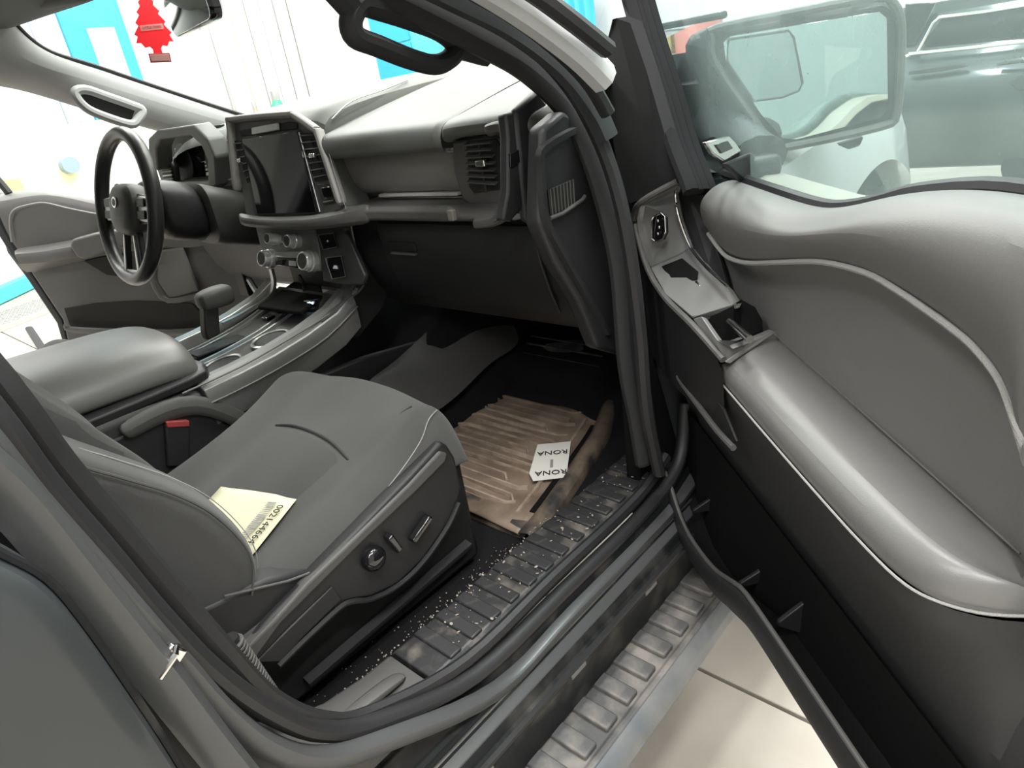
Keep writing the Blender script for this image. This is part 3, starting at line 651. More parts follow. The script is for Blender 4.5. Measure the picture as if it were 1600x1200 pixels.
def bring(y, s):
    cx, cz = .10, 1.02
    return [V(cx + (x - cx) * s, y, cz + (z - cz) * s) for x, z in bol]
loft('backrest_bolster', [bring(-.585, .90), bring(-.60, .97), bring(-.63, 1.0), bring(-.665, .985), bring(-.69, .93), bring(-.70, .85)], M['fabric'], ps, sub=2)
def bst(s, y): return [V(.10 + (x - .10) * s, y, 1.02 + (z - 1.02) * s) for x, z in bol[2:11]]
tube('stitching', crom(bst(.985, -.668), 5), .0007, M['thread'], ps, n=5)
tube('bolster_seam', crom(bst(.86, -.702), 5), .0016, M['plastic_soft'], ps, n=5)
hr = [[V(x, -.47 + a, z + b) for a, b in rrect(w, h, min(w, h) * .4, 5)] for x, z, w, h in ((.02, 1.62, .10, .08), (.01, 1.62, .24, .17), (-.03, 1.62, .27, .19), (-.09, 1.62, .26, .18), (-.12, 1.62, .16, .10))]
loft('headrest', hr, M['fabric'], ps, sub=1)
for yy in (-.53, -.41): tube('headrest_post', [V(-.07, yy, 1.40), V(-.055, yy, 1.50), V(-.05, yy, 1.58)], .006, M['chrome'], ps)
# the driver seat is the same seat, set further back
ds = ps.copy(); col.objects.link(ds); ds.location = ps.location + V(-.16, .94, 0)
ds['label'] = 'charcoal cloth driver seat beyond the centre console'
for ch in [o_ for o_ in bpy.data.objects if o_.parent == ps]:
    cp_ = ch.copy(); col.objects.link(cp_); cp_.parent = ds
# corrugated cable sleeve at the rear foot of the seat
cs = thing('cable_sleeve', T_(385, 1065, -.74), 'ribbed black cable sleeve at the rear foot of the seat', 'cable sleeve')
pth = crom([W(a, b, 'y', -.76) for a, b in ((358, 998), (378, 1028), (400, 1060), (418, 1086), (432, 1106))], 6)
tube('sleeve_core', pth, .010, M['black'], cs)
for k in range(2, len(pth) - 1):
    d = (pth[min(k + 1, len(pth) - 1)] - pth[k - 1]).normalized()
    cyl('sleeve_ring', pth[k], d, .0135, .004, M['plastic_soft'], cs, n=12, bevel=.001)
# seat-belt buckle
bk = thing('seat_belt_buckle', W(280, 740, 'y', -.205), 'black seat-belt buckle with a red release button', 'seat-belt buckle')
p0, p1, p2, p3 = (W(a, b, 'y', -.205) for a, b in ((258, 662), (297, 660), (298, 728), (262, 731)))
prism('buckle_body', [p0, p1, p2, p3], (0, .026, 0), M['plastic'], bk, bevel=.004, seg=3)
o = prism('release_button', [W(a, b, 'y', -.207) for a, b in ((259, 659), (296, 657), (297, 667), (262, 669))], (0, .022, 0), M['red_plastic'], bk, bevel=.002); o['label'] = 'red release button'
prism('stalk', [W(a, b, 'y', -.20) for a, b in ((268, 728), (289, 727), (292, 800), (276, 800))], (0, .012, 0), M['black'], bk, bevel=.003)
# barcode tag lying on the seat
tg = thing('barcode_tag', on_c(.26, -.60), 'cream paper tag with a barcode and number lying on the seat', 'paper tag')
def on_seat(px, py):            # follow the sight line down to the cushion top
    r = ray(px, py); lo, hi = .5, 1.5
    for _ in range(40):
        m_ = (lo + hi) / 2; q = CAM + r * m_
        s = on_c(q.x, max(-.70, min(-.24, q.y)), .004)
        if q.z > s.z: lo = m_
        else: hi = m_
    return CAM + r * lo
a, b, c_ = on_seat(346, 762), on_seat(464, 782), on_seat(396, 868)
d_ = a + (c_ - b) * .75
nrm = (b - a).cross(c_ - a).normalized(); nrm = nrm if nrm.z > 0 else -nrm
n_ = nrm * .003
vs = []; N = 8
for j in range(N + 1):
    for i in range(N + 1):
        p = (a.lerp(b, i / N)).lerp(d_.lerp(c_, i / N), j / N); q = on_c(p.x, max(-.70, min(-.24, p.y)), .002)
        p.z = max(p.z, q.z) + .002; vs.append(p)
fs = [(j * (N + 1) + i, j * (N + 1) + i + 1, (j + 1) * (N + 1) + i + 1, (j + 1) * (N + 1) + i) for j in range(N) for i in range(N)]
part('tag_sheet', vs, fs, M['paper_cream'], tg, solid=.0006)
rd = (c_ - b).normalized(); tu = nrm.cross(rd).normalized(); tu = -tu if tu.dot(b - a) < 0 else tu
Rt = Matrix((rd, -nrm, tu)).transposed()
L_ = (c_ - b).length
text('number', '002144664', .0165, b.lerp(c_, .52) - tu * .013 + nrm * .0075, Rt, M['ink'], tg)
for k in range(22):
    w_ = random.choice((.0010, .0018, .0026)); h_ = .016
    cpos = b.lerp(c_, .14 + .70 * k / 21) - tu * .033 + nrm * .0070
    box('bar', cpos, (w_, .0004, h_), M['ink_grey'], tg, rot=Rt, bevel=0)

# ================================================================== floor mat
fm = thing('floor_mat', (.9, -.48, .66), 'muddy black rubber floor mat with raised ribs and rim', 'floor mat')
def matz(x): return .664 + .115 * sstep(1.09, 1.24, x) + .03 * max(0, x - 1.2)
def yr(x): return lerp([(.66, -.700), (.72, -.692), (.80, -.672), (1.0, -.618), (1.14, -.572), (1.26, -.555)], x)
def yl(x): return lerp([(.66, -.50), (.70, -.40), (.80, -.29), (1.26, -.245)], x)
def mfn(x0, x1, lift=0):
    def f(u, v):
        x = x0 + (x1 - x0) * u; y = yl(x) + (yr(x) - yl(x)) * v
        return V(x, y, matz(x) + lift + .003 * math.sin(x * 40 + y * 23))
    return f
grid('mat_floor', mfn(.68, 1.105), 30, 24, M['mud'], fm, solid=.006)
grid('toe_section', mfn(1.105, 1.255), 16, 20, M['mat_rubber'], fm, solid=.006)
# raised rim on the doorway side, front corner flap and tunnel side flap
xs_ = [.675, .70, .74, .80, .90, 1.0, 1.08, 1.14]
rim = [[V(x, yr(x) + .004, matz(x) - .002), V(x, yr(x) - .010, matz(x) + .007 + h), V(x + .003, yr(x) - .026, matz(x) + .010 + h), V(x + .003, yr(x) - .036, matz(x) + .002 + h * .5), V(x, yr(x) - .038, .640)] for x, h in zip(xs_, (.0, .001, .002, .004, .006, .008, .008, .002))]
loft('side_rim', rim, M['mud_edge'], fm, closed=False, caps=False, sub=1, solid=.004)
lf = [[V(x, yl(x), matz(x)), V(x, yl(x) + .02, matz(x) + .03 + .05 * f), V(x + .005, yl(x) + .035, matz(x) + .05 + .06 * f)] for x, f in ((.80, 0), (.90, .1), (1.0, .3), (1.10, .7), (1.2, 1), (1.255, .9))]
loft('tunnel_flap', lf, M['mat_rubber'], fm, closed=False, caps=False, sub=1, solid=.004)
near = [[V(.70 + dx, y, .664 + dz) for dx, dz in ((.03, 0), (0, .003), (-.012, .0), (-.018, -.018))] for y in (-.42, -.5, -.58, -.66, -.71)]
loft('near_rim', near, M['mud_edge'], fm, closed=False, caps=False, sub=1, solid=.004)
# ribs
for k in range(15):
    x = .735 + k * .0255
    ya, yb = yl(x) - .03, yr(x) + .055
    if k % 4 == 3: yb += .05
    bend = .014 if k % 2 else -.012
    pth = [V(x + bend, ya + .018, matz(x) + .004), V(x, ya - .004, matz(x) + .005), V(x, (ya + yb) / 2, matz(x) + .005), V(x, yb + .016, matz(x) + .005), V(x - bend, yb, matz(x) + .004)]
    sweep('rib', pth, [(-.0035, -.004), (.0035, -.004), (.0022, .0035), (-.0022, .0035)], M['mud_light'] if k < 12 else M['mud'], fm)
for k in range(6):
    x = 1.125 + k * .021
    ya, yb = yl(x) - .04, yr(x) + .03
    sweep('toe_rib', [V(x, ya, matz(x) + .004), V(x, (ya + yb) / 2, matz(x) + .004), V(x, yb, matz(x) + .004)], [(-.003, -.004), (.003, -.004), (.002, .003), (-.002, .003)], M['mat_rubber'], fm)
chn = crom([V(x, yr(x) + .004, matz(x) + .005) for x in (.735, .80, .9, 1.0, 1.06)], 4)
sweep('rim_channel_shade', chn, [(-.005, -.004), (.005, -.004), (.005, .003), (-.005, .003)], M['recess_shade'], fm)  # raised dark strip drawn for the shade of the rim groove
inner = crom([V(x, yr(x) + .032, matz(x) + .004) for x in (.72, .80, .9, 1.0, 1.08)], 4)
sweep('border_rib', inner, [(-.004, -.004), (.004, -.004), (.003, .005), (-.003, .005)], M['mud_light'], fm)
# receipt on the mat
rc = thing('store_receipt', W(858, 718, 'z', .678), 'white paper slip printed RONA twice lying on the muddy mat', 'receipt')
q = [W(a, b, 'z', .676) for a, b in ((840, 695), (892, 690), (885, 746), (833, 752), (827, 740))]
vs = q + [p + V(0, 0, .0006) for p in q]
prism('slip', q, (0, 0, .0008), M['paper'], rc, bevel=0)
ed = (q[3] - q[2]); rdv = (q[0] - q[1]).normalized(); upv = (q[2] - q[1]); upv = (upv - rdv * upv.dot(rdv)).normalized()
Rr = Matrix((rdv, V(0, 0, -1), upv)).transposed()
# printing is upside down in the photograph
cc = (q[0] + q[1] + q[2] + q[3]) / 4; hgt = (q[3] - q[0]).length
for k, f in ((0, -.20), (1, .34)):
    c0 = cc + (q[3] - q[0]) * f + V(0, 0, .0025)
    text('print', 'RONA', .023, c0, Rr, M['ink'], rc)
box('fold_mark', cc + (q[3] - q[0]) * .10 + V(0, 0, .002), (.006, .0004, .030), M['ink_grey'], rc, rot=Rr, bevel=0)
# ================================================================== dashboard
db = thing('dashboard', (.9, 0, 1.2), 'black pickup dashboard with vents, centre screen and glove box', 'dashboard')
# passenger upper pad: rolled vinyl shelf that runs to the windshield
padprof = [(1.36, 1.452), (1.20, 1.437), (1.02, 1.405), (.90, 1.382), (.835, 1.367), (.806, 1.361), (.794, 1.354), (.787, 1.340), (.787, 1.322), (.793, 1.312), (.84, 1.310)]
endprof = [(1.36, 1.452), (1.20, 1.437), (1.02, 1.405), (.90, 1.382), (.835, 1.367), (.806, 1.362), (.794, 1.357), (.787, 1.349), (.787, 1.339), (.793, 1.331), (.84, 1.330)]
def end_sec(y, dx=0, dz=0): return [V(x + dx * sstep(1.1, .85, x), y, z + dz * sstep(1.2, .85, x)) for x, z in endprof]
def pad_sec(y, dx=0, dz=0): return [V(x + dx * sstep(1.1, .85, x), y, z + dz * sstep(1.2, .85, x)) for x, z in padprof]
loft('upper_pad', [pad_sec(y, dx, dz) for y, dx, dz in ((-.195, .012, -.004), (-.205, .003, 0), (-.22, 0, 0), (-.35, 0, 0), (-.50, 0, -.001), (-.552, 0, -.002), (-.558, .005, -.005))], M['dash_top'], db, closed=False, caps=False, sub=1)
loft('upper_pad_end', [end_sec(y, dx, dz) for y, dx, dz in ((-.562, .006, -.008), (-.568, .0, -.002), (-.60, 0, -.001), (-.66, -.002, .0), (-.715, .0, .0), (-.745, .012, -.006), (-.76, .05, -.03))], M['dash_top'], db, closed=False, caps=False, sub=1)
# centre bulge behind the screen, driver side top
loft('centre_cap', [[V(x + dx, y, z + dz) for x, z in ((1.30, 1.452), (1.10, 1.442), (.95, 1.428), (.86, 1.415), (.82, 1.395), (.82, 1.36), (.83, 1.33))] for y, dx, dz in ((-.195, .03, -.045), (-.190, .0, -.012), (-.16, -.01, .0), (-.05, -.015, .006), (.1, -.015, .006), (.2, -.01, .002))], M['dash_top'], db, closed=False, caps=False, sub=1)
tube('centre_cap_seam', crom([V(.845, -.192, 1.385), V(.90, -.196, 1.412), (V(.99, -.190, 1.424)), V(1.08, -.17, 1.437)], 4), .0015, M['silver'], db, n=5)
loft('driver_top', [[V(x, y, z + dz) for x, z in ((1.34, 1.445), (1.10, 1.43), (.98, 1.42), (.90, 1.40), (.88, 1.37))] for y, dz in ((.2, 0), (.3, .0), (.45, .0), (.60, -.005), (.72, -.03), (.78, -.08))], M['dash_top'], db, closed=False, caps=False, sub=1)
# passenger fascia, bright strip, shelf
loft('fascia', [[V(x, y, z) for x, z in ((.838, 1.312), (.832, 1.300), (.832, 1.262), (.838, 1.244), (.850, 1.236), (.858, 1.23))] for y in (-.18, -.30, -.45, -.592)], M['fascia'], db, closed=False, caps=False)
box('fascia_strip', (.840, -.418, 1.2345), (.016, .225, .0055), M['strip'], db, bevel=.001)
prism('fascia_gap', [V(.862, -.20, 1.23), V(.862, -.60, 1.23), V(.862, -.60, 1.20), V(.862, -.20, 1.20)], (.01, 0, 0), M['black'], db)
def shelf_sec(y, dx=0, dz=0, lip=.0): return [V(.865, y, 1.226 + dz), V(.80 + dx, y, 1.2235 + dz), V(.785 + dx, y, 1.221 + dz + lip), V(.776 + dx, y, 1.214 + dz + lip), V(.776 + dx, y, 1.203 + dz), V(.784 + dx, y, 1.198 + dz), V(.865, y, 1.196 + dz)]
loft('shelf', [shelf_sec(y, dx, dz, l) for y, dx, dz, l in ((-.27, -.012, .002, .004), (-.33, -.004, .0, .003), (-.38, 0, 0, .003), (-.555, 0, 0, .003), (-.562, .004, 0, -.001), (-.575, .008, -.001, -.006), (-.64, .008, -.001, -.006), (-.69, .008, 0, -.004))], M['plastic_soft'], db, closed=False, caps=False, bevel=.002)
box('shelf_end_cap', (.779, -.567, 1.2105), (.010, .014, .018), mat('beige end cap', (0.22, 0.21, 0.19), 0.6), db, bevel=.002)
# vent housing at the passenger end
X_ = .806
def D_(a, b, x=X_): return W(a, b, 'x', x)
prism('vent_panel', [D_(a, b, .815) for a, b in ((706, 222), (760, 212), (790, 214), (793, 318), (740, 325), (722, 312), (709, 270))], (.02, 0, 0), M['plastic_soft'], db, bevel=.004)
vent_w = [D_(a, b, .812) for a, b in ((728, 222), (774, 217), (782, 230), (783, 296), (740, 302), (733, 292))]
vo = prism('passenger_vent', vent_w, (.004, 0, 0), M['black'], db, bevel=.001)
for k in range(7):
    f = (k + .5) / 7.3
    a = vent_w[0].lerp(vent_w[5], f); b = vent_w[1].lerp(vent_w[3], f)
    prism('slat', [a + V(-.009, -.003, 0), b + V(-.009, .003, 0), b + V(.003, .003, .004), a + V(.003, -.003, .004)], (0, 0, .0016), M['plastic_soft'], vo, bevel=0)
c = D_(752, 255, .800); box('vent_knob', c, (.010, .022, .012), M['chrome'], vo, bevel=.003)
tube('vent_blade', [D_(748, 222, .808), D_(752, 260, .808), D_(760, 300, .808)], .002, M['plastic'], vo, n=6)
# end bezel: C shaped frame wrapping the dash end
bez = crom([D_(a, b, .785) for a, b in ((760, 205), (782, 200), (793, 215), (794, 260), (793, 300), (788, 330), (770, 345), (740, 349))], 5)
sweep('end_bezel', bez, [(-.010, -.020), (.008, -.020), (.010, -.004), (.006, .006), (-.008, .006), (-.010, 0)], M['plastic_soft'], db, up=V(-1, 0, 0), sub=1)
sweep('bezel_bright_edge', [p + V(-.008, -.004, 0) for p in bez[8:30]], circ(.0015, 6), M['silver'], db, up=V(-1, 0, 0))
ec = [W(a, b, 'y', -.735) for a, b in ((790, 178), (806, 172), (820, 193), (822, 262), (818, 325), (800, 345), (786, 345), (794, 300), (794, 215))]
prism('end_cap', ec, (0, .018, 0), M['plastic'], db, bevel=.004)
prism('end_slot', [W(a, b, 'y', -.738) for a, b in ((797, 240), (821, 228), (822, 249), (798, 262))], (0, .004, 0), M['gloss'], db, bevel=.001)
# block that closes the dash behind the end cap and the knee side
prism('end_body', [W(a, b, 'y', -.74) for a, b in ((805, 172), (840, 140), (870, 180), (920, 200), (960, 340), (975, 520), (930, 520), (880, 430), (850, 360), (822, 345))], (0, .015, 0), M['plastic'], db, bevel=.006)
# lower dash with glove box door
low = [(.86, 1.198), (.838, 1.192), (.832, 1.17), (.838, 1.12), (.855, 1.06), (.885, 1.00), (.94, .955), (1.05, .93), (1.30, .92)]
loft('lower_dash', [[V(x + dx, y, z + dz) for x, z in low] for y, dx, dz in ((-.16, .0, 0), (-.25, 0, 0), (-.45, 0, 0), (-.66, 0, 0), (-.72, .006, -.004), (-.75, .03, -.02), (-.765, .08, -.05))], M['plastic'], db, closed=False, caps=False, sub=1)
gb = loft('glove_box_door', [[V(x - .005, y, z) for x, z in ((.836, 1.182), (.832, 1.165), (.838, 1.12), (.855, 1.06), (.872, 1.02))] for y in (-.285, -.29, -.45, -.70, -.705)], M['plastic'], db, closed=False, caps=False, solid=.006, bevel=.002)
hc = W(632, 385, 'x', .832)
plate('glove_box_handle', hc + V(-.004, 0, .001), .085, .020, .008, .006, M['black'], gb, rot=Matrix(((0, 1, 0), (-1, 0, 0), (0, 0, 1))))
box('handle_lip', hc + V(-.012, -.008, -.011), (.010, .075, .005), M['plastic_soft'], gb, bevel=.002)
# ---- centre screen surround on a raked plane
S0 = V(.755, 0, 1.20); Sn = V(-.965, -.05, .26).normalized()
sx = V(0, 0, 1).cross(Sn).normalized(); sx = -sx if sx.y > 0 else sx     # to the passenger side
sz = sx.cross(-Sn).normalized(); sz = -sz if sz.z < 0 else sz
Rsc = Matrix((sx, -Sn, sz)).transposed()
def S_(a, b, d=0.0): return WP(a, b, S0 + Sn * d, Sn)
sur = [S_(a, b) for a, b in ((362, 196), (366, 188), (450, 180), (462, 181), (494, 203), (500, 212), (537, 322), (530, 334), (398, 348), (384, 340))]
so = prism('screen_surround', sur, -Sn * .075, M['plastic_grey'], db, bevel=.006, seg=3)
hood = crom([S_(a, b, .004) for a, b in ((372, 300), (362, 198), (367, 187), (452, 179), (463, 181), (495, 203), (501, 213), (536, 322))], 5)
sweep('surround_hood', hood, [(-.008, -.012), (.008, -.012), (.008, .008), (.004, .012), (-.004, .012), (-.008, .008)], M['fascia'], so, up=Sn, sub=1)
tube('surround_bright_line', [S_(a, b, .012) for a, b in ((506, 214), (523, 270), (541, 327))], .0009, M['plastic_grey'], so, n=6)
prism('screen_bezel', [S_(a, b, .004) for a, b in ((376, 214), (466, 202), (471, 208), (499, 331), (497, 335), (402, 338), (396, 332))], -Sn * .006, M['plastic_soft'], so, bevel=.002)
o = prism('touch_screen', [S_(a, b, .008) for a, b in ((378, 217), (464, 205), (494, 332), (402, 335))], -Sn * .004, M['screen'], so, bevel=.001); o['label'] = 'blank black touch screen'
box('top_slot', S_(415, 201, .006), (.105, .006, .016), M['silver'], so, rot=Rsc @ Matrix.Rotation(-.02, 3, 'Y'), bevel=.002)
prism('top_slot_well', [S_(a, b, .0035) for a, b in ((374, 204), (452, 190), (464, 192), (464, 201), (376, 213))], -Sn * .003, M['black'], so, bevel=.001)
for nm, quad, ns in (('centre_vent', ((468, 208), (499, 206), (521, 278), (492, 284)), 7), ('centre_vent', ((366, 220), (376, 220), (394, 282), (386, 286)), 6)):
    q = [S_(a, b, .005) for a, b in quad]
    v = prism(nm, q, -Sn * .004, M['black'], so, bevel=.0005)
    for k in range(ns):
        f = (k + .5) / ns; a = q[0].lerp(q[3], f); b = q[1].lerp(q[2], f)
        prism('slat', [a + Sn * .004, b + Sn * .004, b - Sn * .002 + sz * .0035, a - Sn * .002 + sz * .0035], sz * .0012, M['plastic_soft'], v, bevel=0)
    c = (q[0] + q[1] + q[2] + q[3]) / 4
    box('vent_knob', c + Sn * .009, (.018 if quad[0][0] > 400 else .01, .010, .009), M['chrome'], v, rot=Rsc, bevel=.002)
    if quad[0][0] > 400:
        for f in (.25, .5, .75):
            tube('vent_blade', [q[0].lerp(q[1], .5).lerp(q[3].lerp(q[2], .5), f - .1) + Sn * .001, q[0].lerp(q[1], .5).lerp(q[3].lerp(q[2], .5), f + .1) + Sn * .001], .0016, M['plastic'], v, n=5)
prism('hazard_switch', [S_(a, b, .006) for a, b in ((494, 288), (520, 283), (528, 316), (504, 320))], -Sn * .004, M['plastic'], so, bevel=.002)
prism('switch_pad', [S_(a, b, .008) for a, b in ((500, 293), (515, 291), (521, 309), (506, 311))], -Sn * .004, M['gloss'], so, bevel=.002)
tube('switch_light_bar', [S_(505, 316, .009), S_(521, 313, .009)], .0014, M['chrome'], so, n=6)
tube('bezel_edge_line', [S_(a, b, .007) for a, b in ((467, 207), (484, 270), (500, 331))], .0012, M['silver'], so, n=6)
# ledge under the screen
led = [[S_(a, b, d) for a, b, d in r] for r in (
    [(372, 330, .0), (395, 340, .0), (500, 338, .0), (545, 322, -.005), (580, 318, -.01)],
    [(372, 338, .02), (395, 345, .025), (480, 347, .025), (530, 335, .015), (580, 321, .0)],
    [(374, 348, .022), (398, 352, .028), (482, 356, .028), (535, 350, .016), (580, 346, .0)],
    [(378, 352, .0), (400, 356, .0), (482, 360, .0), (535, 354, -.005), (580, 349, -.01)])]
loft('screen_ledge', led, M['plastic_soft'], so, closed=False, caps=False, sub=1, solid=.006)
# ---- climate panel and knobs
H0 = V(.765, 0, 1.14); Hn = V(-.95, -.05, .30).normalized()
hx = V(0, 0, 1).cross(Hn).normalized(); hx = -hx if hx.y > 0 else hx
hz = hx.cross(-Hn).normalized(); hz = -hz if hz.z < 0 else hz
Rh = Matrix((hx, -Hn, hz)).transposed()
def H_(a, b, d=0.0): return WP(a, b, H0 + Hn * d, Hn)
cp = prism('climate_panel', [H_(a, b) for a, b in ((398, 352), (492, 356), (500, 395), (498, 424), (420, 414), (410, 400))], -Hn * .05, M['plastic_grey'], db, bevel=.004)
for a, b, r in ((427, 373, .0125), (458, 377, .0145), (418, 404, .019), (482, 408, .021)):
    c = H_(a, b, .012)
    k = lathe('knob', c, Hn, [(r * 1.12, -.012), (r * 1.12, .0), (r, .002), (r, .013), (r * .93, .016), (r * .8, .0165)], M['knob'], cp, n=28)
    cyl('knob_face', c + Hn * .0155, Hn, r * .78, .004, M['plastic'], k, n=24)
prism('control_bar', [H_(a, b, .006) for a, b in ((428, 394), (474, 393), (476, 404), (430, 402))], -Hn * .006, M['silver'], cp, bevel=.001)
prism('control_strip', [H_(a, b, .006) for a, b in ((430, 404), (474, 406), (472, 420), (430, 414))], -Hn * .006, M['gloss'], cp, bevel=.001)
prism('display_window', [H_(a, b, .007) for a, b in ((451, 407), (462, 408), (462, 416), (451, 415))], -Hn * .004, M['white'], cp, bevel=.0005)
prism('bar_between_knobs', [H_(a, b, .006) for a, b in ((434, 376), (448, 377), (448, 380), (434, 379))], -Hn * .004, M['silver'], cp, bevel=.0005)
# side button panel
bp = prism('button_panel', [H_(a, b, -.002) for a, b in ((486, 356), (536, 352), (570, 430), (566, 445), (540, 446), (505, 440), (500, 400))], -Hn * .012, M['plastic'], db, bevel=.003)
for quad in (((497, 367), (521, 364), (527, 386), (505, 390)), ((508, 403), (533, 400), (540, 432), (519, 436))):
    q = [H_(a, b, .002) for a, b in quad]
    s = prism('push_button', q, -Hn * .004, M['gloss'], bp, bevel=.001)
    tube('button_outline', q + [q[0]], .0009, M['plastic_grey'], s, n=5)
    c = (q[0] + q[1] + q[2] + q[3]) / 4 + Hn * .001
    if quad[0][0] < 500: cyl('symbol', c, Hn, .0022, .001, M['white'], s, n=10, bevel=0)
    else: prism('symbol', [c + Rh @ V(a, 0, b) for a, b in ((-.008, -.003), (.008, -.003), (.005, .004), (-.004, .004))], Hn * .001, M['white'], s, bevel=0)
# stacked trim lines that sweep down into the console
sweepA = crom([W(548, 350, 'x', .80), W(556, 390, 'x', .80), W(568, 430, 'x', .79), W(568, 446, 'x', .78), W(548, 466, 'y', -.185), W(500, 500, 'y', -.185), W(400, 560, 'y', -.185), W(340, 590, 'y', -.185), W(285, 615, 'y', -.185)], 6)
tube('console_trim_line', sweepA, .0022, M['plastic_grey'], db, n=6)
# instrument cluster
cl0 = V(.90, .4, 1.33)
def C_(a, b, x=.90): return W(a, b, 'x', x)
co = prism('cluster_hood', [C_(a, b, .88) for a, b in ((258, 212), (272, 199), (330, 190), (352, 212), (364, 240), (366, 285), (352, 290), (352, 245), (342, 222), (325, 207), (276, 214), (270, 228), (272, 262), (258, 258))], (-.05, 0, 0), M['dash_top'], db, bevel=.006, seg=3)
prism('cluster_well', [C_(a, b, .93) for a, b in ((262, 205), (345, 195), (372, 290), (272, 290))], (.01, 0, 0), M['black'], co, bevel=0)
prism('gauge_face', [C_(a, b, .915) for a, b in ((272, 232), (348, 222), (360, 282), (278, 284))], (.004, 0, 0), M['screen'], co, bevel=.001)
for yy in (-1, 1): cyl('gauge_ring', C_(312 + 24 * yy, 254, .912), (-1, 0, .1), .055, .003, M['plastic'], co, n=28)
prism('cluster_sill', [C_(a, b, .86) for a, b in ((268, 286), (364, 280), (366, 288), (300, 294))], (.05, 0, .006), M['plastic_grey'], co, bevel=.002)
dv = prism('driver_vent', [C_(a, b, .87) for a, b in ((244, 262), (250, 250), (262, 246), (270, 260), (274, 288), (254, 290))], (.02, 0, 0), M['dash_top'], db, bevel=.004)
prism('vent_opening', [C_(a, b, .862) for a, b in ((252, 265), (266, 263), (270, 286), (258, 287))], (.006, 0, 0), M['black'], dv, bevel=.001)
for k in range(3):
    a = C_(253 + 2 * k, 269 + 6 * k, .858); b = C_(268 + k, 267 + 6 * k, .858)
    tube('slat', [a, (a + b) / 2, b], .0022, M['silver'] if k == 1 else M['plastic_grey'], dv, n=6)
# driver knee panel under the column
loft('knee_panel', [[V(x, y, z) for x, z in ((.95, 1.27), (.90, 1.20), (.90, 1.12), (.93, 1.0), (1.0, .92), (1.2, .9))] for y in (.13, .3, .55, .78)], M['plastic'], db, closed=False, caps=False, sub=1)
tube('pedal_arm', [W(352, 395, 'x', .98), W(385, 430, 'x', .98), W(410, 470, 'x', .96)], .010, M['steel'], db)
box('pedal_pad', W(380, 440, 'x', .97), (.02, .06, .09), M['rubber'], db, bevel=.004)

# ================================================================== steering wheel and column
sw_ = thing('steering_wheel', (.61, .39, 1.26), 'black leather steering wheel with silver spoke trim', 'steering wheel')
wc = V(.606, .388, 1.262); wn = V(-.965, 0, .262)           # wn faces the driver
wx = V(0, -1, 0); wz = wx.cross(-wn).normalized(); wz = -wz if wz.z < 0 else wz
Rw = Matrix((wx, -wn, wz)).transposed()
def w_(a, d, b): return wc + Rw @ V(a, d, b)
RW = .170
rimp = [w_(RW * math.cos(t), 0, RW * 1.0 * math.sin(t)) for t in [2 * math.pi * i / 48 for i in range(48)]]
sweep('rim', rimp, circ(.0165, 12, .0175), mat('black leather rim', (0.035, 0.035, 0.035), 0.35, bump=0.1, bscale=800), sw_, up=wn, closed=True)
for a0 in (-.62, 3.76, -1.0, 4.14):
    pass
hub = [[w_(a * s, d, b * s - .004) for a, b in rrect(.150, .125, .052, 5)] for s, d in ((.55, .05), (.95, .035), (1.0, .005), (.96, -.012), (.80, -.022), (.4, -.026), (.02, -.027))]
loft('hub_pad', hub, M['plastic_soft'], sw_, sub=1)
pt = [w_(.034 * math.cos(t), -.0265, .014 * math.sin(t) + .008) for t in [2 * math.pi * i / 20 for i in range(20)]]
em = prism('emblem', [w_(.015 * math.cos(t) + .0, -.027, .013 * math.sin(t) + .012) for t in [2 * math.pi * i / 20 for i in range(20)]], wn * .002, M['chrome'], sw_, bevel=.0005)
prism('emblem_field', [w_(.011 * math.cos(t), -.0285, .009 * math.sin(t) + .012) for t in [2 * math.pi * i / 20 for i in range(20)]], wn * .001, M['plastic_soft'], em, bevel=0)
for s in (-1, 1):
    sp_ = prism('spoke', [w_(s * a, .0, b) for a, b in ((.060, .034), (.165, .022), (.166, -.020), (.150, -.030), (.065, -.038))], -wn * .016, M['plastic'], sw_, bevel=.005)
    tr = prism('spoke_bezel', [w_(s * a, -.004, b) for a, b in ((.078, .028), (.135, .024), (.142, .010), (.140, -.022), (.130, -.032), (.080, -.030))], -wn * .004, M['silver'], sp_, bevel=.002)
    box('button', w_(s * .108, -.008, .012), (.044, .004, .020), M['plastic'], tr, rot=Rw, bevel=.002)
    box('button', w_(s * .108, -.008, -.016), (.044, .004, .020), M['plastic'], tr, rot=Rw, bevel=.002)
    lo = [w_(s * a, 0, b) for a, b in ((.030, -.055), (.048, -.050), (.066, -.150), (.044, -.164))]
    sl = prism('lower_spoke', lo, -wn * .014, M['plastic'], sw_, bevel=.004)
    prism('lower_spoke_trim', [w_(s * a, -.004, b) for a, b in ((.028, -.064), (.034, -.062), (.050, -.152), (.036, -.158))], -wn * .003, M['silver'], sl, bevel=.001)
prism('lower_bridge', [w_(a, -.003, b) for a, b in ((-.046, -.148), (.046, -.148), (.040, -.162), (-.040, -.162))], -wn * .008, M['silver'], sw_, bevel=.002)
sc = thing('steering_column', (.75, .385, 1.22), 'black steering column shroud behind the steering wheel', 'steering column')
axd = V(.955, 0, -.29).normalized()
def ring_c(p, w, h, r): return [p + V(0, a, b) for a, b in rrect(w, h, r, 4)]
cbase = wc + axd * .05
loft('column_shroud', [ring_c(cbase + axd * d, w, h, .05) for d, w, h in ((0, .13, .13), (.015, .15, .15), (.07, .155, .155), (.125, .155, .150))], M['plastic'], sc, sub=1)
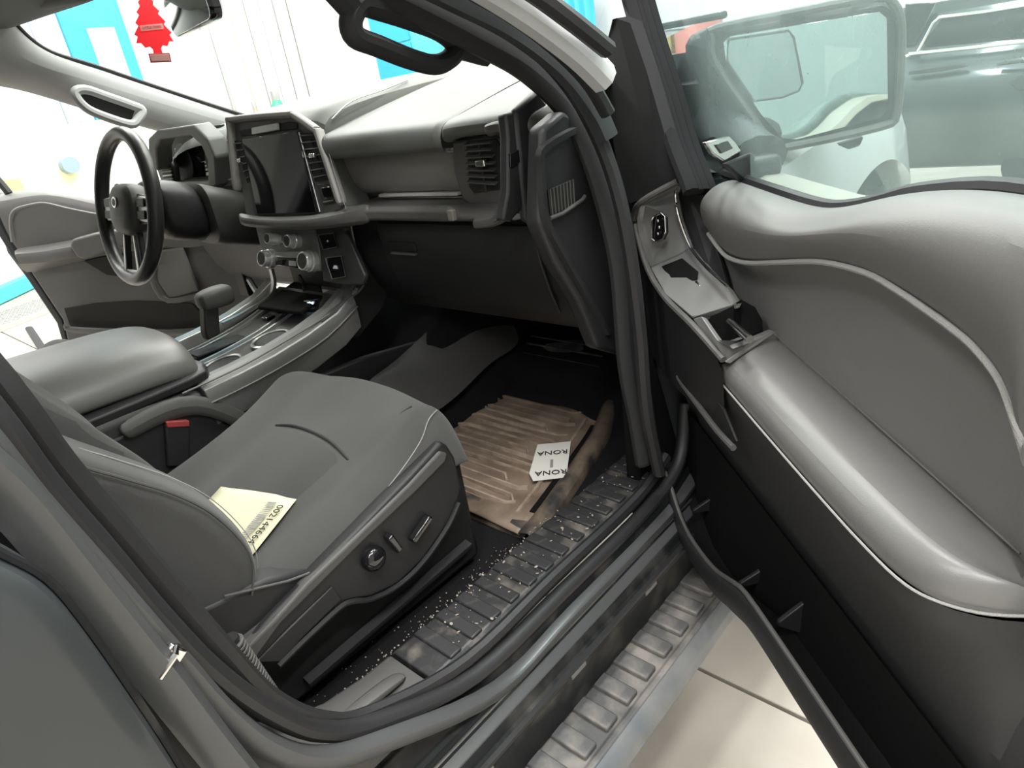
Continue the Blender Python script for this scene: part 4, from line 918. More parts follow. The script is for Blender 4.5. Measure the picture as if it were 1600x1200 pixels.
loft('column_cover', [ring_c(cbase + axd * d + V(0, -.005, z), w, h, min(w, h) * .3) for d, w, h, z in ((.115, .12, .12, 0), (.117, .176, .16, -.002), (.14, .178, .155, -.005), (.24, .185, .145, -.01), (.32, .17, .13, -.015))], M['plastic_soft'], sc, sub=1)
tube('turn_stalk', [cbase + axd * .05 + V(0, .06, .03), cbase + axd * .03 + V(0, .13, .05), cbase + axd * .01 + V(0, .19, .06)], .008, M['plastic'], sc)

# ================================================================== centre console
cc_ = thing('center_console', (.4, 0, .75), 'black centre console with armrest lid, shifter and cup holders', 'console')
# storage body under the lid
body = [[V(x, y, z) for y, z in ((-.20, .70), (-.198, .86), (-.190, zt - .015), (-.178, zt), (.17, zt), (.185, .70))] for x, zt in ((-.45, .985), (.0, .985), (.30, .985), (.40, .972), (.44, .955))]
loft('storage_body', body, M['plastic'], cc_, bevel=.006)
# side skirt panel with a wide rounded border (passenger side)
loft('side_border', [[W(a, b, 'y', y) for a, b, y in r] for r in (
    [(175, 668, -.195), (220, 640, -.195), (278, 614, -.195), (330, 618, -.195), (380, 640, -.195), (420, 665, -.19)],
    [(190, 682, -.206), (232, 655, -.206), (285, 632, -.206), (328, 636, -.206), (372, 655, -.206), (415, 680, -.2)],
    [(200, 692, -.200), (240, 668, -.200), (288, 648, -.200), (326, 650, -.200), (368, 668, -.200), (412, 692, -.195)])], M['plastic_soft'], cc_, closed=False, caps=False, sub=1, solid=.004)
prism('side_skirt', [V(-.3, -.196, .66), V(.98, -.196, .66), V(.98, -.196, .86), V(.78, -.196, .89), (.50, -.196, .90), V(.42, -.196, .945), V(-.3, -.196, .96)], (0, .02, 0), M['plastic'], cc_, bevel=.004)
# armrest lid
def lid_sec(x, s=1, dz=0): return [V(x, y * s, z + dz) for y, z in ((-.165, .992), (-.178, 1.006), (-.178, 1.020), (-.168, 1.042), (-.140, 1.062), (-.08, 1.074), (0, 1.078), (.08, 1.074), (.14, 1.062), (.168, 1.042), (.176, 1.015), (.165, .992))]
loft('armrest_lid', [lid_sec(-.40, 1, .012), lid_sec(-.1, 1, .010), lid_sec(.15, 1, .004), lid_sec(.32, 1, -.001), lid_sec(.40, .985, -.006), lid_sec(.435, .95, -.014), lid_sec(.452, .86, -.024)], mat('charcoal console vinyl', (0.13, 0.128, 0.124), 0.40, bump=0.1, bscale=800), cc_, sub=2)
loft('lid_base', [[V(x, y * s, z) for y, z in ((-.184, .976), (-.186, .992), (-.17, 1.0), (.17, 1.0), (.184, .992), (.182, .976))] for x, s in ((-.42, 1), (.30, 1), (.41, .98), (.45, .92), (.462, .80))], M['plastic'], cc_, bevel=.003)
# forward deck with rails
deckz = [(.44, .962), (.55, .968), (.66, .984), (.74, 1.004), (.80, 1.035)]
def dk(x): return clerp(deckz, x)
for s in (-1, 1):
    loft('side_rail', [[V(x, s * y, dk(x) + z) for y, z in ((.196, -.07), (.198, -.012), (.192, .004), (.165, .016), (.140, .014), (.134, .0), (.134, -.03))] for x in (.425, .50, .58, .66, .74, .79)], M['silver'] if s > 0 else mat('satin grey rail', (0.22, 0.22, 0.215), 0.42, metal=0.5), cc_, bevel=.002, ang=25)
tube('rail_lower_line', crom([V(x, -.200, dk(x) - .022) for x in (.42, .5, .6, .7, .79)], 3), .002, M['plastic_grey'], cc_, n=6)
loft('deck', [[V(x, y, dk(x) - .014) for y in (-.138, 0, .138)] for x in (.43, .5, .58, .66, .74, .80)], M['plastic_soft'], cc_, closed=False, caps=False, solid=.006)
# cup holder trims and rails on the deck
for cx_, cy_ in ((.52, -.075), (.635, -.078)):
    ch = lathe('cup_holder', V(cx_, cy_, dk(cx_) - .010), V(-.12, 0, 1), [(.044, -.002), (.044, .006), (.040, .008), (.036, .006), (.036, .0005), (.030, .0003)], M['silver'], cc_, n=28)
    cyl('cup_well', V(cx_, cy_, dk(cx_) - .0065), V(-.12, 0, 1), .035, .002, M['black'], ch, n=24)
for yy in (-.022, .002, .085, .105):
    sweep('deck_rail', crom([V(x, yy, dk(x) - .008) for x in (.45, .55, .66, .76)], 3), [(-.004, -.003), (.004, -.003), (.003, .004), (-.003, .004)], M['silver'], cc_)
box('shift_slot', (.60, .045, dk(.60) - .009), (.18, .05, .006), M['black'], cc_, bevel=.002)
for xx in (.70, .735): box('deck_switch', (xx, -.01 + .05, dk(xx) - .006), (.022, .03, .008), M['gloss'], cc_, bevel=.002)
# shifter
sh = prism('shifter_stem', [W(a, b, 'y', .03) for a, b in ((319, 478), (342, 478), (345, 522), (325, 532), (321, 520))], (0, .028, 0), M['plastic'], cc_, bevel=.004)
loft('shifter_knob', [[W(326, 468, 'y', .045) + V(.01 + dx, 0, 0) + V(0, a, b) for a, b in rrect(w, h, min(w, h) * .35, 4)] for dx, w, h in ((-.035, .03, .022), (-.03, .045, .036), (-.01, .052, .046), (.025, .052, .048), (.04, .044, .040), (.044, .02, .02))], M['plastic_soft'], sh, sub=1)
# front tray, ports
tr = prism('charging_tray', [W(a, b, 'z', 1.02) for a, b in ((402, 478), (440, 452), (470, 432), (500, 440), (505, 462), (470, 487))], (0, 0, -.01), M['recess_shade'], cc_, bevel=.003)
prism('tray_wall', [V(.84, -.17, 1.02), V(.84, .14, 1.02), V(.84, .14, 1.16), V(.84, -.17, 1.16)], (.02, 0, 0), M['black'], cc_)
tube('tray_divider', crom([W(a, b, 'x', .80) for a, b in ((467, 430), (476, 450), (475, 475))], 3), .005, M['plastic'], cc_)
prism('port_panel', [W(a, b, 'x', .745) for a, b in ((474, 470), (496, 468), (492, 488), (472, 490))], (.01, 0, 0), M['gloss'], cc_, bevel=.002)
for k in (0, 1):
    o = prism('usb_port', [W(a + k * 5, b, 'x', .742) for a, b in ((479, 473), (483, 472), (482, 480), (478, 481))], (.003, 0, 0), M['blue_led'], cc_, bevel=0)
# left trim strip up to the climate panel
sweep('tray_left_trim', crom([W(a, b, 'y', .12) for a, b in ((348, 506), (380, 490), (418, 466), (428, 445), (424, 420))], 4), [(-.004, -.006), (.004, -.006), (.004, .006), (-.004, .006)], M['silver'], cc_, up=V(0, -1, 0))
prism('front_riser', [W(a, b, 'y', -.18) for a, b in ((500, 505), (560, 455), (572, 430), (556, 380), (540, 350), (600, 345), (620, 420), (600, 480), (560, 530))], (0, .02, 0), M['plastic'], cc_, bevel=.004)
loft('riser_rail', [[p + V(0, -.006, 0), p + V(0, .03, .004), p + V(.006, .03, .016), p + V(.002, -.004, .012)] for p in crom([V(.70, -.185, .992), V(.76, -.185, 1.012), V(.80, -.185, 1.05), V(.815, -.185, 1.09), V(.822, -.185, 1.13)], 3)], mat('satin grey rail 2', (0.12, 0.12, 0.118), 0.42, metal=0.4), cc_, bevel=.002)
# ================================================================== passenger door (swung open about 48 degrees)
DA = math.radians(228)
du = V(math.cos(DA), math.sin(DA), 0); dn = V(math.cos(DA - math.pi / 2), math.sin(DA - math.pi / 2), 0)
DH = V(.9346, -.9052, 0)
def D(s, h, w): return DH + du * s + dn * w + V(0, 0, h)
def PD(px, py, w): return WP(px, py, DH + dn * w, dn)
pd = thing('passenger_door', D(-.12, .55, -.08), 'open front passenger door with charcoal trim and padded armrest', 'truck door')
belt_t = [(-.15, 1.222), (-.053, 1.218), (.079, 1.214), (.203, 1.211), (.26, 1.213), (.315, 1.224), (.36, 1.237), (.40, 1.249), (.484, 1.264), (.557, 1.266), (.616, 1.263), (.72, 1.255), (.95, 1.235)]
sti_t = [(-.02, 1.150), (.01, 1.136), (.07, 1.119), (.155, 1.129), (.24, 1.150), (.329, 1.171), (.41, 1.179), (.495, 1.169), (.557, 1.155), (.586, 1.139), (.605, 1.115), (.613, 1.085)]
# upper pad: rolled from the glass over to the stitch line
ss = [.0, .03, .06, .10, .15, .20, .25, .30, .35, .40, .45, .50, .545, .58, .60, .612]
rings = []
for s in ss:
    b = clerp(belt_t, s); q = clerp(sti_t, s); hh = b - q
    rings.append([D(s, b - .020, -.105), D(s, b - .004, -.098), D(s, b, -.082), D(s, b - .004, -.058), D(s, b - .018, -.040), D(s, b - hh * .40, -.032), D(s, b - hh * .70, -.036), D(s, q + .004, -.044), D(s, q - .006, -.060)])
for s, f in ((.622, 1), (.64, 1), (.70, 1), (.80, 1), (.92, 1)):
    b = clerp(belt_t, s)
    rings.append([D(s, b - .020, -.105), D(s, b - .004, -.098), D(s, b, -.082), D(s, b - .004, -.058), D(s, b - .018, -.040), D(s, 1.17, -.036), D(s, 1.10, -.050), D(s, 1.03, -.080), D(s, .93, -.086)])
loft('upper_pad', rings, M['vinyl'], pd, closed=False, caps=False, sub=2)
# recessed insert
def ins(u, v):
    s = -.02 + .64 * u; q = clerp(sti_t, s) + .004
    h = .94 + (q - .94) * v
    w = -.078 + .022 * sstep(.80, 1.0, v) + .02 * sstep(.97, 1.0, u) - .006 * sstep(.5, .9, u)
    return D(s, h, w)
grid('insert_panel', ins, 40, 20, M['vinyl_insert'], pd)
pip = crom([D(s, clerp(sti_t, s), -.0455) for s in (.0, .01, .04, .07, .11, .155, .24, .329, .41, .46, .495, .53, .557, .586, .605)] + [D(.614, 1.09, -.050), D(.618, 1.06, -.062), D(.619, 1.03, -.074), D(.619, 1.00, -.078)], 4)
tube('piping', pip, .0033, M['thread'], pd, n=8)
# armrest
arm_o = [(.10, 1.024), (.141, 1.020), (.303, 1.005), (.429, .992), (.526, .982), (.60, .974), (.64, .970)]
arm_i = [(.10, .984), (.18, .979), (.285, .970), (.399, .961), (.50, .955), (.60, .953), (.64, .953)]
rings = []
for s, k, e in ((.138, .86, .010), (.146, .97, .002), (.16, 1, 0), (.22, 1, 0), (.30, 1, 0), (.38, 1, 0), (.46, 1, 0), (.52, 1, 0), (.575, .98, .001), (.605, .88, .004), (.628, .66, .008), (.642, .34, .014)):
    ho, hi = clerp(arm_o, s), clerp(arm_i, s)
    wi = -.085 + .098 * k
    rings.append([D(s, hi - .012, wi - .004), D(s, hi - .002, wi), D(s, hi + .014, wi + .0005), D(s, hi + .030 - e, wi - .005 * k), D(s, max(hi + .041, ho + .002) - e, wi - .022 * k), D(s, ho + .006 - e, -.085 + .050 * k), D(s, ho - e, -.085 + .015 * k), D(s, ho - .006 - e, -.090), D(s, hi - .012, -.090)])
loft('armrest', rings, M['armrest'], pd, sub=2)
stl = []
for s, k in ((.150, .98), (.18, 1), (.25, 1), (.32, 1), (.40, 1), (.47, 1), (.52, 1), (.575, .98), (.605, .88), (.630, .64), (.644, .32), (.650, .05)):
    stl.append(D(s, clerp(arm_i, s) - .003 + .004 * (1 - k), -.085 + .099 * k + .0005))
tube('armrest_stitching', crom(stl, 4), .0014, M['thread'], pd, n=6)
tube('armrest_outer_seam', crom([D(s, clerp(arm_o, s) + .001, -.078) for s in (.15, .25, .35, .45, .55, .60)], 3), .0012, M['plastic_grey'], pd, n=5)
# lower panel under the armrest, falling to the pocket
def kf(s): return lerp([(.10, .98), (.52, 1), (.575, .98), (.605, .88), (.630, .64), (.644, .32), (.652, .0), (.9, 0)], s)
rings = []
for s in (-.10, -.04, .02, .08, .14, .18, .25, .32, .40, .48, .53, .575, .605, .63, .644, .652, .67, .74, .88):
    hi = clerp(arm_i, max(s, .14)) - .008 + (.04 * sstep(.14, -.1, s)); k = kf(s); wi = -.085 + .098 * k
    if s < .14: wi = .012 + .02 * sstep(.14, -.1, s)
    rings.append([D(s, hi, wi), D(s, hi - .03, wi - .004), D(s, .88, min(wi, .0) - .012 if s < .6 else wi * .5 - .03), D(s, .80, -.035), D(s, .70, -.052), D(s, .58, -.058)])
loft('lower_panel', rings, M['lower_door'], pd, closed=False, caps=False, sub=1)
# map pocket: cavity wall and thin front wall with a rolled rim
rim_t = [(-.15, .735), (-.10, .700), (-.03, .686), (.034, .640), (.10, .634), (.188, .651), (.26, .685), (.309, .704), (.36, .710), (.421, .712), (.50, .716), (.585, .720), (.75, .725)]
ri = []
for s in (-.15, -.12, -.08, -.03, .0, .034, .07, .10, .15, .188, .23, .26, .309, .36, .421, .50, .585, .68, .78):
    h = clerp(rim_t, s); ww = .040 + .0 * s - (.03 * sstep(-.08, -.15, s))
    ri.append([D(s, h - .006, ww - .012), D(s, h, ww - .008), D(s, h + .001, ww - .003), D(s, h - .005, ww + .001), D(s, h - .030, ww + .002), D(s, h - .060, ww - .002), D(s, h - .068, ww - .030)])
loft('pocket_wall', ri, M['plastic'], pd, closed=False, caps=False, sub=1)
tube('pocket_rim', crom([D(s, clerp(rim_t, s) + .0005, .034 - (.03 * sstep(-.08, -.15, s))) for s in (-.15, -.12, -.08, -.03, .034, .10, .188, .26, .309, .421, .50, .585, .70, .78)], 3), .0035, M['plastic_soft'], pd)
grid('pocket_floor', lambda u, v: D(-.14 + .92 * u, clerp(rim_t, -.14 + .92 * u) - .060, -.055 + .086 * v), 10, 3, M['recess_shade'], pd)
grid('pocket_back', lambda u, v: D(-.10 + .86 * u, .57 + (.225 - .03 * u) * v, -.026 + .008 * (1 - v)), 12, 4, M['recess_shade'], pd)
for s in (.02, .22, .345):
    prism('pocket_divider', [D(s, .64, -.05), D(s, .64 if s < .3 else .68, .010), D(s + .004, .65 if s < .3 else .69, .010), D(s + .004, .68 if s < .3 else .73, -.045)], du * .008, M['plastic'], pd, bevel=.002)
# upper small bin below the switch panel
q = [PD(a, b, .022) for a, b in ((1058, 588), (1066, 590), (1150, 690), (1145, 700), (1130, 694), (1068, 620))]
prism('bin_slot', [PD(a, b, .018) for a, b in ((1072, 592), (1108, 612), (1130, 640), (1150, 690), (1140, 690), (1076, 612))], -dn * .004, M['black'], pd, bevel=.001)
tube('bin_lip', crom([PD(a, b, .026) for a, b in ((1060, 586), (1064, 596), (1090, 632), (1120, 672), (1146, 700))], 4), .0045, M['plastic_soft'], pd)
# switch panel: sloping lock facet and flat switch deck
def poly(name, pts, m, thick=.006, parent=pd, **k):
    vs = [PD(a, b, w) for a, b, w in pts]
    return prism(name, vs, -dn * thick - V(0, 0, thick * .6), m, parent, **k)
sp_ = poly('switch_panel', [(1062, 286, -.02), (1000, 318, .035), (994, 334, .036), (995, 352, .036), (1004, 388, .034), (1014, 418, .032), (1060, 398, -.012), (1080, 386, -.030), (1064, 340, -.030), (1056, 302, -.028)], M['plastic_grey'], bevel=.003)
poly('switch_deck', [(1014, 418, .032), (1060, 398, -.012), (1080, 386, -.030), (1104, 418, -.030), (1136, 450, -.032), (1148, 470, -.030), (1144, 476, -.020), (1092, 492, .022), (1080, 497, .028), (1040, 462, .032)], M['plastic_grey'], thick=.012, bevel=.003)
tube('inner_edge', crom([PD(a, b, w) for a, b, w in ((1058, 283, -.012), (1002, 315, .037), (992, 335, .039), (994, 358, .038), (1012, 420, .036), (1040, 466, .034), (1082, 508, .032), (1130, 562, .020))], 4), .005, M['plastic_soft'], pd)
tube('chrome_line', crom([PD(a, b, w) for a, b, w in ((1080, 279, -.022), (1062, 290, -.020), (1055, 304, -.018), (1061, 340, -.019), (1078, 385, -.020), (1102, 416, -.020), (1136, 447, -.022))], 5), .0024, M['chrome'], pd, n=8)
ls = poly('lock_switch', [(1022, 338, .022), (1034, 333, .013), (1040, 338, .009), (1041, 362, .010), (1036, 373, .014), (1024, 377, .022), (1019, 372, .025), (1019, 344, .025)], M['gloss'], thick=.004, bevel=.001)
tube('lock_switch_ring', [p + dn * .001 for p in [PD(a, b, w) for a, b, w in ((1022, 338, .023), (1034, 333, .014), (1040, 338, .010), (1041, 362, .011), (1036, 373, .015), (1024, 377, .023), (1019, 372, .026), (1019, 344, .026))]], .0012, M['chrome'], ls, n=6, closed=True, up=dn)
for a, b in ((1029, 345), (1031, 355), (1029, 365)):
    c = PD(a, b, .019); cyl('symbol', c + dn * .001, dn, .0022, .001, M['white'], ls, n=8, bevel=0)
ws = poly('switch_well_shade', [(1033, 416, .017), (1065, 403, -.008), (1090, 424, -.010), (1088, 436, -.006), (1066, 446, .008), (1058, 443, .012), (1044, 433, .016)], M['recess_shade'], thick=.002, bevel=.001)  # flat dark plate drawn for the shade inside the switch opening
poly('window_switch', [(1066, 449, .010), (1088, 438, -.006), (1094, 446, -.006), (1074, 457, .010)], M['chrome'], thick=.004, parent=ws, bevel=.001)
# pull cup with chrome pull
rimc = [PD(a, b, w) for a, b, w in ((1092, 494, .020), (1146, 476, -.022), (1158, 468, -.040), (1180, 480, -.055), (1191, 500, -.060), (1192, 515, -.060), (1158, 530, -.020), (1134, 538, .010), (1120, 530, .018))]
cen = sum(rimc, V(0, 0, 0)) / len(rimc)
loft('pull_cup', [rimc, [p + V(0, 0, -.02) for p in rimc], [cen + (p - cen) * .8 + V(0, 0, -.045) for p in rimc], [cen + (p - cen) * .05 + V(0, 0, -.047) for p in rimc]], M['recess_shade'], pd, caps=False)
poly('cup_shoulder', [(1082, 498, .029), (1096, 494, .024), (1122, 531, .021), (1136, 540, .014), (1160, 531, -.014), (1200, 514, -.060), (1206, 516, -.064), (1150, 552, .0), (1132, 566, .018)], M['plastic_grey'], thick=.008, bevel=.002)
tube('door_pull', [PD(1140, 503, -.010), PD(1155, 516, -.008), PD(1172, 530, -.006)], .0055, M['chrome'], pd, n=10)
poly('deck_step', [(1080, 497, .028), (1092, 492, .022), (1144, 476, -.020), (1148, 472, -.026), (1150, 480, -.028), (1096, 502, .018)], M['plastic_soft'], thick=.006, bevel=.002)
# gloss patch between chrome line and pad (speaker corner)
poly('corner_cover', [(1064, 288, -.034), (1080, 281, -.038), (1096, 296, -.052), (1108, 330, -.060), (1112, 372, -.064), (1126, 410, -.062), (1136, 446, -.062), (1104, 416, -.036), (1080, 386, -.036), (1064, 340, -.036), (1058, 304, -.034)], M['plastic'], thick=.006, bevel=.002)
# front closing face under the switch panel down to the pocket
fr = [[PD(a, b, w) for a, b, w in r] for r in (
    [(1000, 316, .036), (990, 336, .038), (992, 360, .038), (1010, 422, .036), (1040, 470, .034), (1082, 512, .032), (1130, 566, .020)],
    [(992, 318, .034), (978, 345, .034), (985, 400, .034), (1005, 460, .034), (1040, 515, .034), (1080, 560, .032), (1130, 610, .018)],
    [(985, 330, .028), (972, 400, .026), (982, 480, .026), (1012, 550, .028), (1050, 600, .028), (1090, 640, .026), (1135, 680, .010)])]
loft('front_trim', fr, M['plastic'], pd, closed=False, caps=False, sub=2)
# frame: sail trim, window channel, seals
sail = [PD(a, b, w) for a, b, w in ((957, 30, .052), (963, 28, .046), (985, 36, .026), (1010, 110, .012), (1036, 200, .0), (1058, 282, -.012), (1030, 296, .010), (1000, 312, .034), (985, 318, .036), (972, 300, .040), (958, 220, .046), (948, 140, .050), (947, 70, .052))]
prism('sail_trim', sail, -dn * .018, M['matte'], pd, bevel=.006, seg=3)
def chan(off, w, r, m, nm, px0=0):
    pts = [(968 + off, -60), (986 + off, 10), (1004 + off, 70), (1030 + off, 150), (1052 + off, 225), (1074 + off, 282), (1080 + off, 300)]
    sweep(nm, crom([PD(a, b, w) for a, b in pts], 4), circ(r, 8, r * 1.3), m, pd, up=dn)
chan(0, -.012, .010, M['felt'], 'window_seal')
chan(9, -.030, .008, M['felt'], 'window_channel')
chan(18, -.045, .010, M['felt'], 'window_frame')
chan(30, -.062, .009, M['felt'], 'glass_run_seal')
prism('frame_cover', [PD(a, b, -.072) for a, b in ((968, -40), (1000, -40), (1020, 40), (1046, 130), (1070, 205), (1098, 292), (1080, 300), (1052, 235), (1020, 140), (990, 40))], -dn * .012, M['felt'], pd, bevel=.002)
beltseal = crom([D(s, clerp(belt_t, s) - .002, -.100) for s in (-.06, .0, .079, .15, .203, .26, .315, .36, .40, .484, .557, .616, .72, .9)], 3)
tube('belt_seal', beltseal, .0085, M['rubber'], pd)
# glass and outer shell
gl = [[D(s, clerp(belt_t, s) - .02, -.112), D(s, 1.36, -.108), D(s, 1.48, -.100), D(s + .0, 1.62, -.088)] for s in (.0, .24, .3, .4, .5, .6, .75, .9)]
front = [PD(1082, 296, -.112), PD(1054, 215, -.108), PD(1026, 120, -.104), PD(988, -10, -.10)]
gl[0] = [p for p in front]
loft('window_glass', gl, M['door_glass'], pd, closed=False, caps=False)
outer = [[D(s, clerp(belt_t, s) - .012, -.118), D(s, clerp(belt_t, s) - .014, -.150), D(s, clerp(belt_t, s) - .04, -.172), D(s, 1.05, -.190), D(s, .85, -.185), D(s, .62, -.165), D(s, .57, -.12), D(s, .56, -.02)] for s in (-.16, -.05, .1, .25, .32, .40, .5, .62, .75, .90)]
loft('outer_skin', outer, M['paint_dust'], pd, closed=False, caps=False, sub=1)
loft('outer_belt_moulding', [[D(s, clerp(belt_t, s) - .008, -.118), D(s, clerp(belt_t, s) - .002, -.135), D(s, clerp(belt_t, s) - .004, -.165), D(s, clerp(belt_t, s) - .016, -.176), D(s, clerp(belt_t, s) - .02, -.120)] for s in (-.10, .0, .1, .2, .26, .32, .40, .5, .62, .75, .90)], mat('dusty beige moulding', (0.27, 0.25, 0.205), 0.6, var=.1), pd)
prism('door_front_edge', [D(-.15, .57, .0), D(-.15, 1.20, .02), D(-.15, 1.20, -.16), D(-.15, .57, -.16)], du * .02, M['paint'], pd, bevel=.004)
prism('door_rear_edge', [D(.912, h, w) for h, w in ((1.225, -.105), (1.215, -.045), (1.10, -.050), (.93, -.086), (.80, -.045), (.58, -.060), (.56, -.11), (.62, -.165), (.85, -.185), (1.05, -.190), (1.19, -.165))], du * .012, M['paint'], pd, bevel=.003)
# ---- side mirror on the door
mi0 = CAM + ray(1268, 118) * 1.12; mn = V(-.92, -.39, .02).normalized()
def MR(a, b, d=0): return WP(a, b, mi0 + mn * d, mn)
smr = prism('side_mirror', [MR(a, b, -.002) for a, b in ((1124, 62), (1140, 50), (1380, 6), (1400, 18), (1412, 60), (1404, 178), (1376, 200), (1250, 226), (1216, 226), (1180, 185), (1120, 96))], -mn * .012, M['plastic'], pd, bevel=.004)
hs = []
mc_ = MR(1268, 118)
outl = [(1090, 42), (1250, 12), (1372, -10), (1400, 0), (1416, 40), (1414, 120), (1406, 188), (1380, 208), (1240, 238), (1200, 238), (1150, 200), (1078, 112), (1074, 66)]
mleft = (MR(1100, 120) - MR(1200, 120)).normalized()
for d, s, sh_ in ((.004, .985, 0), (.004, 1.0, 0), (-.02, 1.01, .006), (-.06, .98, .018), (-.10, .85, .03), (-.125, .6, .03), (-.13, .2, .03)):
    hs.append([mc_ + (MR(a, b) - mc_) * s + mn * d + mleft * sh_ for a, b in outl])
loft('mirror_housing', hs[1:], M['plastic'], smr, sub=1)
rimpts = crom([MR(a, b, .006) for a, b in ((1120, 44), (1250, 18), (1370, -4), (1396, 6), (1408, 40), (1406, 120), (1400, 180), (1376, 198), (1240, 228), (1212, 226), (1178, 188), (1118, 100), (1112, 60))], 3, True)
sweep('mirror_rim', rimpts, circ(.007, 8, .010), M['plastic_soft'], smr, up=mn, closed=True)
o = prism('mirror_glass', [MR(a, b, .003) for a, b in ((1130, 66), (1142, 56), (1374, 18), (1386, 28), (1388, 170), (1376, 184), (1245, 218), (1222, 216), (1190, 180), (1134, 98))], -mn * .003, M['mirror'], smr, bevel=.0005)
bl = [MR(a, b, .0045) for a, b in ((1138, 62), (1232, 48), (1240, 58), (1254, 130), (1248, 142), (1222, 152), (1178, 158), (1136, 96))]
o = prism('blind_spot_glass', bl, -mn * .001, mat('convex mirror glass', (0.60, 0.66, 0.65), 0.10, metal=1.0), smr, bevel=.0003)
tube('blind_spot_rim', bl + [bl[0]], .0022, M['plastic_soft'], smr, n=6)
tube('mirror_arm', crom([MR(1150, 150, -.05), MR(1120, 190, -.04), D(-.03, 1.235, -.14)], 4), .045, M['plastic'], smr, n=12, r2=.035)
box('mirror_foot', D(-.04, 1.225, -.14), (.09, .05, .035), M['plastic'], smr, rot=Matrix((du, dn, V(0, 0, 1))).transposed(), bevel=.012, seg=3)
prism('approach_lamp', [MR(a, b, -.02) for a, b in ((1308, 226), (1350, 214), (1344, 228), (1326, 234))], -mn * .03, M['plastic'], smr, bevel=.003)
# ================================================================== running board
rb = thing('running_board', (.6, -.92, .48), 'dirty grey running board with raised cross treads below the door', 'running board')
loft('board', [[V(x, y, z) for y, z in ((-.82, .470), (-.82, .490), (-.868, .492), (-.972, .492), (-.976, .497), (-.984, .497), (-.990, .492), (-1.002, .488), (-1.008, .475), (-1.0, .455))] for x in (-.55, .2, .7, 1.2, 1.55)], M['tread'], rb, bevel=.002, ang=25)
r0 = box('tread_rib', (-.46, -.922, .4965), (.030, .092, .011), M['tread'], rb, bevel=.003, seg=2)
for k in range(1, 36): copy_part(r0, rb, (k * .0562, 0, 0))
loft('outer_edge', [[V(x, y, z) for y, z in ((-.984, .494), (-.987, .500), (-.996, .498), (-1.008, .488), (-1.012, .470), (-1.0, .45))] for x in (-.55, .2, .7, 1.2, 1.55)], M['step_edge'], rb, bevel=.002)
for k in range(3): box('bracket', (.0 + k * .7, -.86, .44), (.06, .14, .03), M['black'], rb)
# rocker highlight put in as a strip of lighter paint
loft('rocker_highlight', [[V(x, y, z) for y, z in ((-.886, .6195), (-.891, .6155), (-.899, .6095), (-.899, .6065), (-.886, .610))] for x in (-.3, .2, .7, 1.2)], M['paint_lit'], cab, bevel=.001)
# ================================================================== rear door skin (closed)
rd_ = thing('rear_door', (-.3, -.99, .55), 'closed dark grey rear door at the left edge behind the pillar', 'truck door')
edge = crom([W(a, b, 'y', -1.0) for a, b in ((-160, 780), (-60, 838), (0, 876), (80, 920), (140, 990), (210, 1090), (285, 1205), (380, 1370))], 4)
rings = []
for k, (dx, y) in enumerate(((0, -.955), (.0, -.985), (-.003, -.998), (-.012, -1.003), (-.05, -1.005), (-.15, -1.008), (-.4, -1.008), (-.9, -1.0))):
    rings.append([V(p.x + dx, y + .05 * max(0, p.z - 1.15) * 2, p.z) for p in edge])
loft('door_skin', rings, M['paint'], rd_, closed=False, caps=False, sub=1)
sweep('door_edge_lip', [V(p.x + .001, -.985, p.z) for p in edge], circ(.003, 6), M['paint_dust'], rd_, up=V(0, -1, 0))
prism('door_inner_frame', [V(-.95, -.95, .62), V(.04, -.95, .62), V(.02, -.95, 1.1), V(-.02, -.95, 1.24), V(-.95, -.95, 1.24)], (0, .05, 0), M['black'], rd_, bevel=.004)
# dark gap filler between pillar and rear door
prism('pillar_core', [V(.10, -.90, .60), V(.145, -.90, .80), V(.085, -.90, 1.05), V(.05, -.90, 1.25), V(-.02, -.86, 1.5), V(-.10, -.80, 1.78), V(-.25, -.80, 1.78), V(-.2, -.86, 1.5), V(-.14, -.9, 1.2), V(-.14, -.90, .60)], (0, .05, 0), M['rubber'], cab, bevel=.006)
# ================================================================== own bonnet, fender, wheel
ff = thing('front_fender', (1.6, -.95, .5), 'front fender with wheel arch, lit tone put into its paint, seen through the door glass', 'truck fender')
lit_paint = mat('lit body paint', (0.46, 0.49, 0.49), 0.35, metal=0.3, coat=0.8)  # paler copy of the body paint, with the lit look put in
fy = -.98
top = [(1.10, 1.195), (1.35, 1.215), (1.6, 1.23), (1.8, 1.235), (1.92, 1.22), (2.02, 1.16), (2.06, 1.06)]
archc = (1.66, .66); ar = .46
def arch(x):
    d = ar * ar - (x - archc[0]) ** 2; return archc[1] + math.sqrt(d) if d > 0 else .55
rings = []
for i in range(41):
    x = 1.10 + (2.085 - 1.10) * i / 40
    zt = clerp(top, x); zb = max(arch(x), .56) if abs(x - archc[0]) < ar else .56
    cy = .10 * sstep(1.90, 2.09, x) ** 1.5
    zb = min(zb, zt - .03)
    rings.append([V(x, fy + .16 + cy, zt + .02), V(x, fy + .07 + cy, zt + .012), V(x, fy + .025 + cy, zt - .01), V(x, fy + .006 + cy, zt + (zb - zt) * .35), V(x, fy + cy - .01 * (1 if zb > .6 else 0), zb + .02), V(x, fy - .014 + cy if zb > .6 else fy + .01 + cy, zb), V(x, fy + .10 + cy, zb - .004)])
loft('fender_panel', rings, lit_paint, ff, closed=False, caps=False)
o = lathe('front_tyre', (archc[0], -.86, .41), (0, 1, 0), [(.20, -.12), (.36, -.125), (.40, -.10), (.41, -.05), (.41, .05), (.40, .10), (.36, .125), (.20, .12)], M['tyre'], ff, n=40)
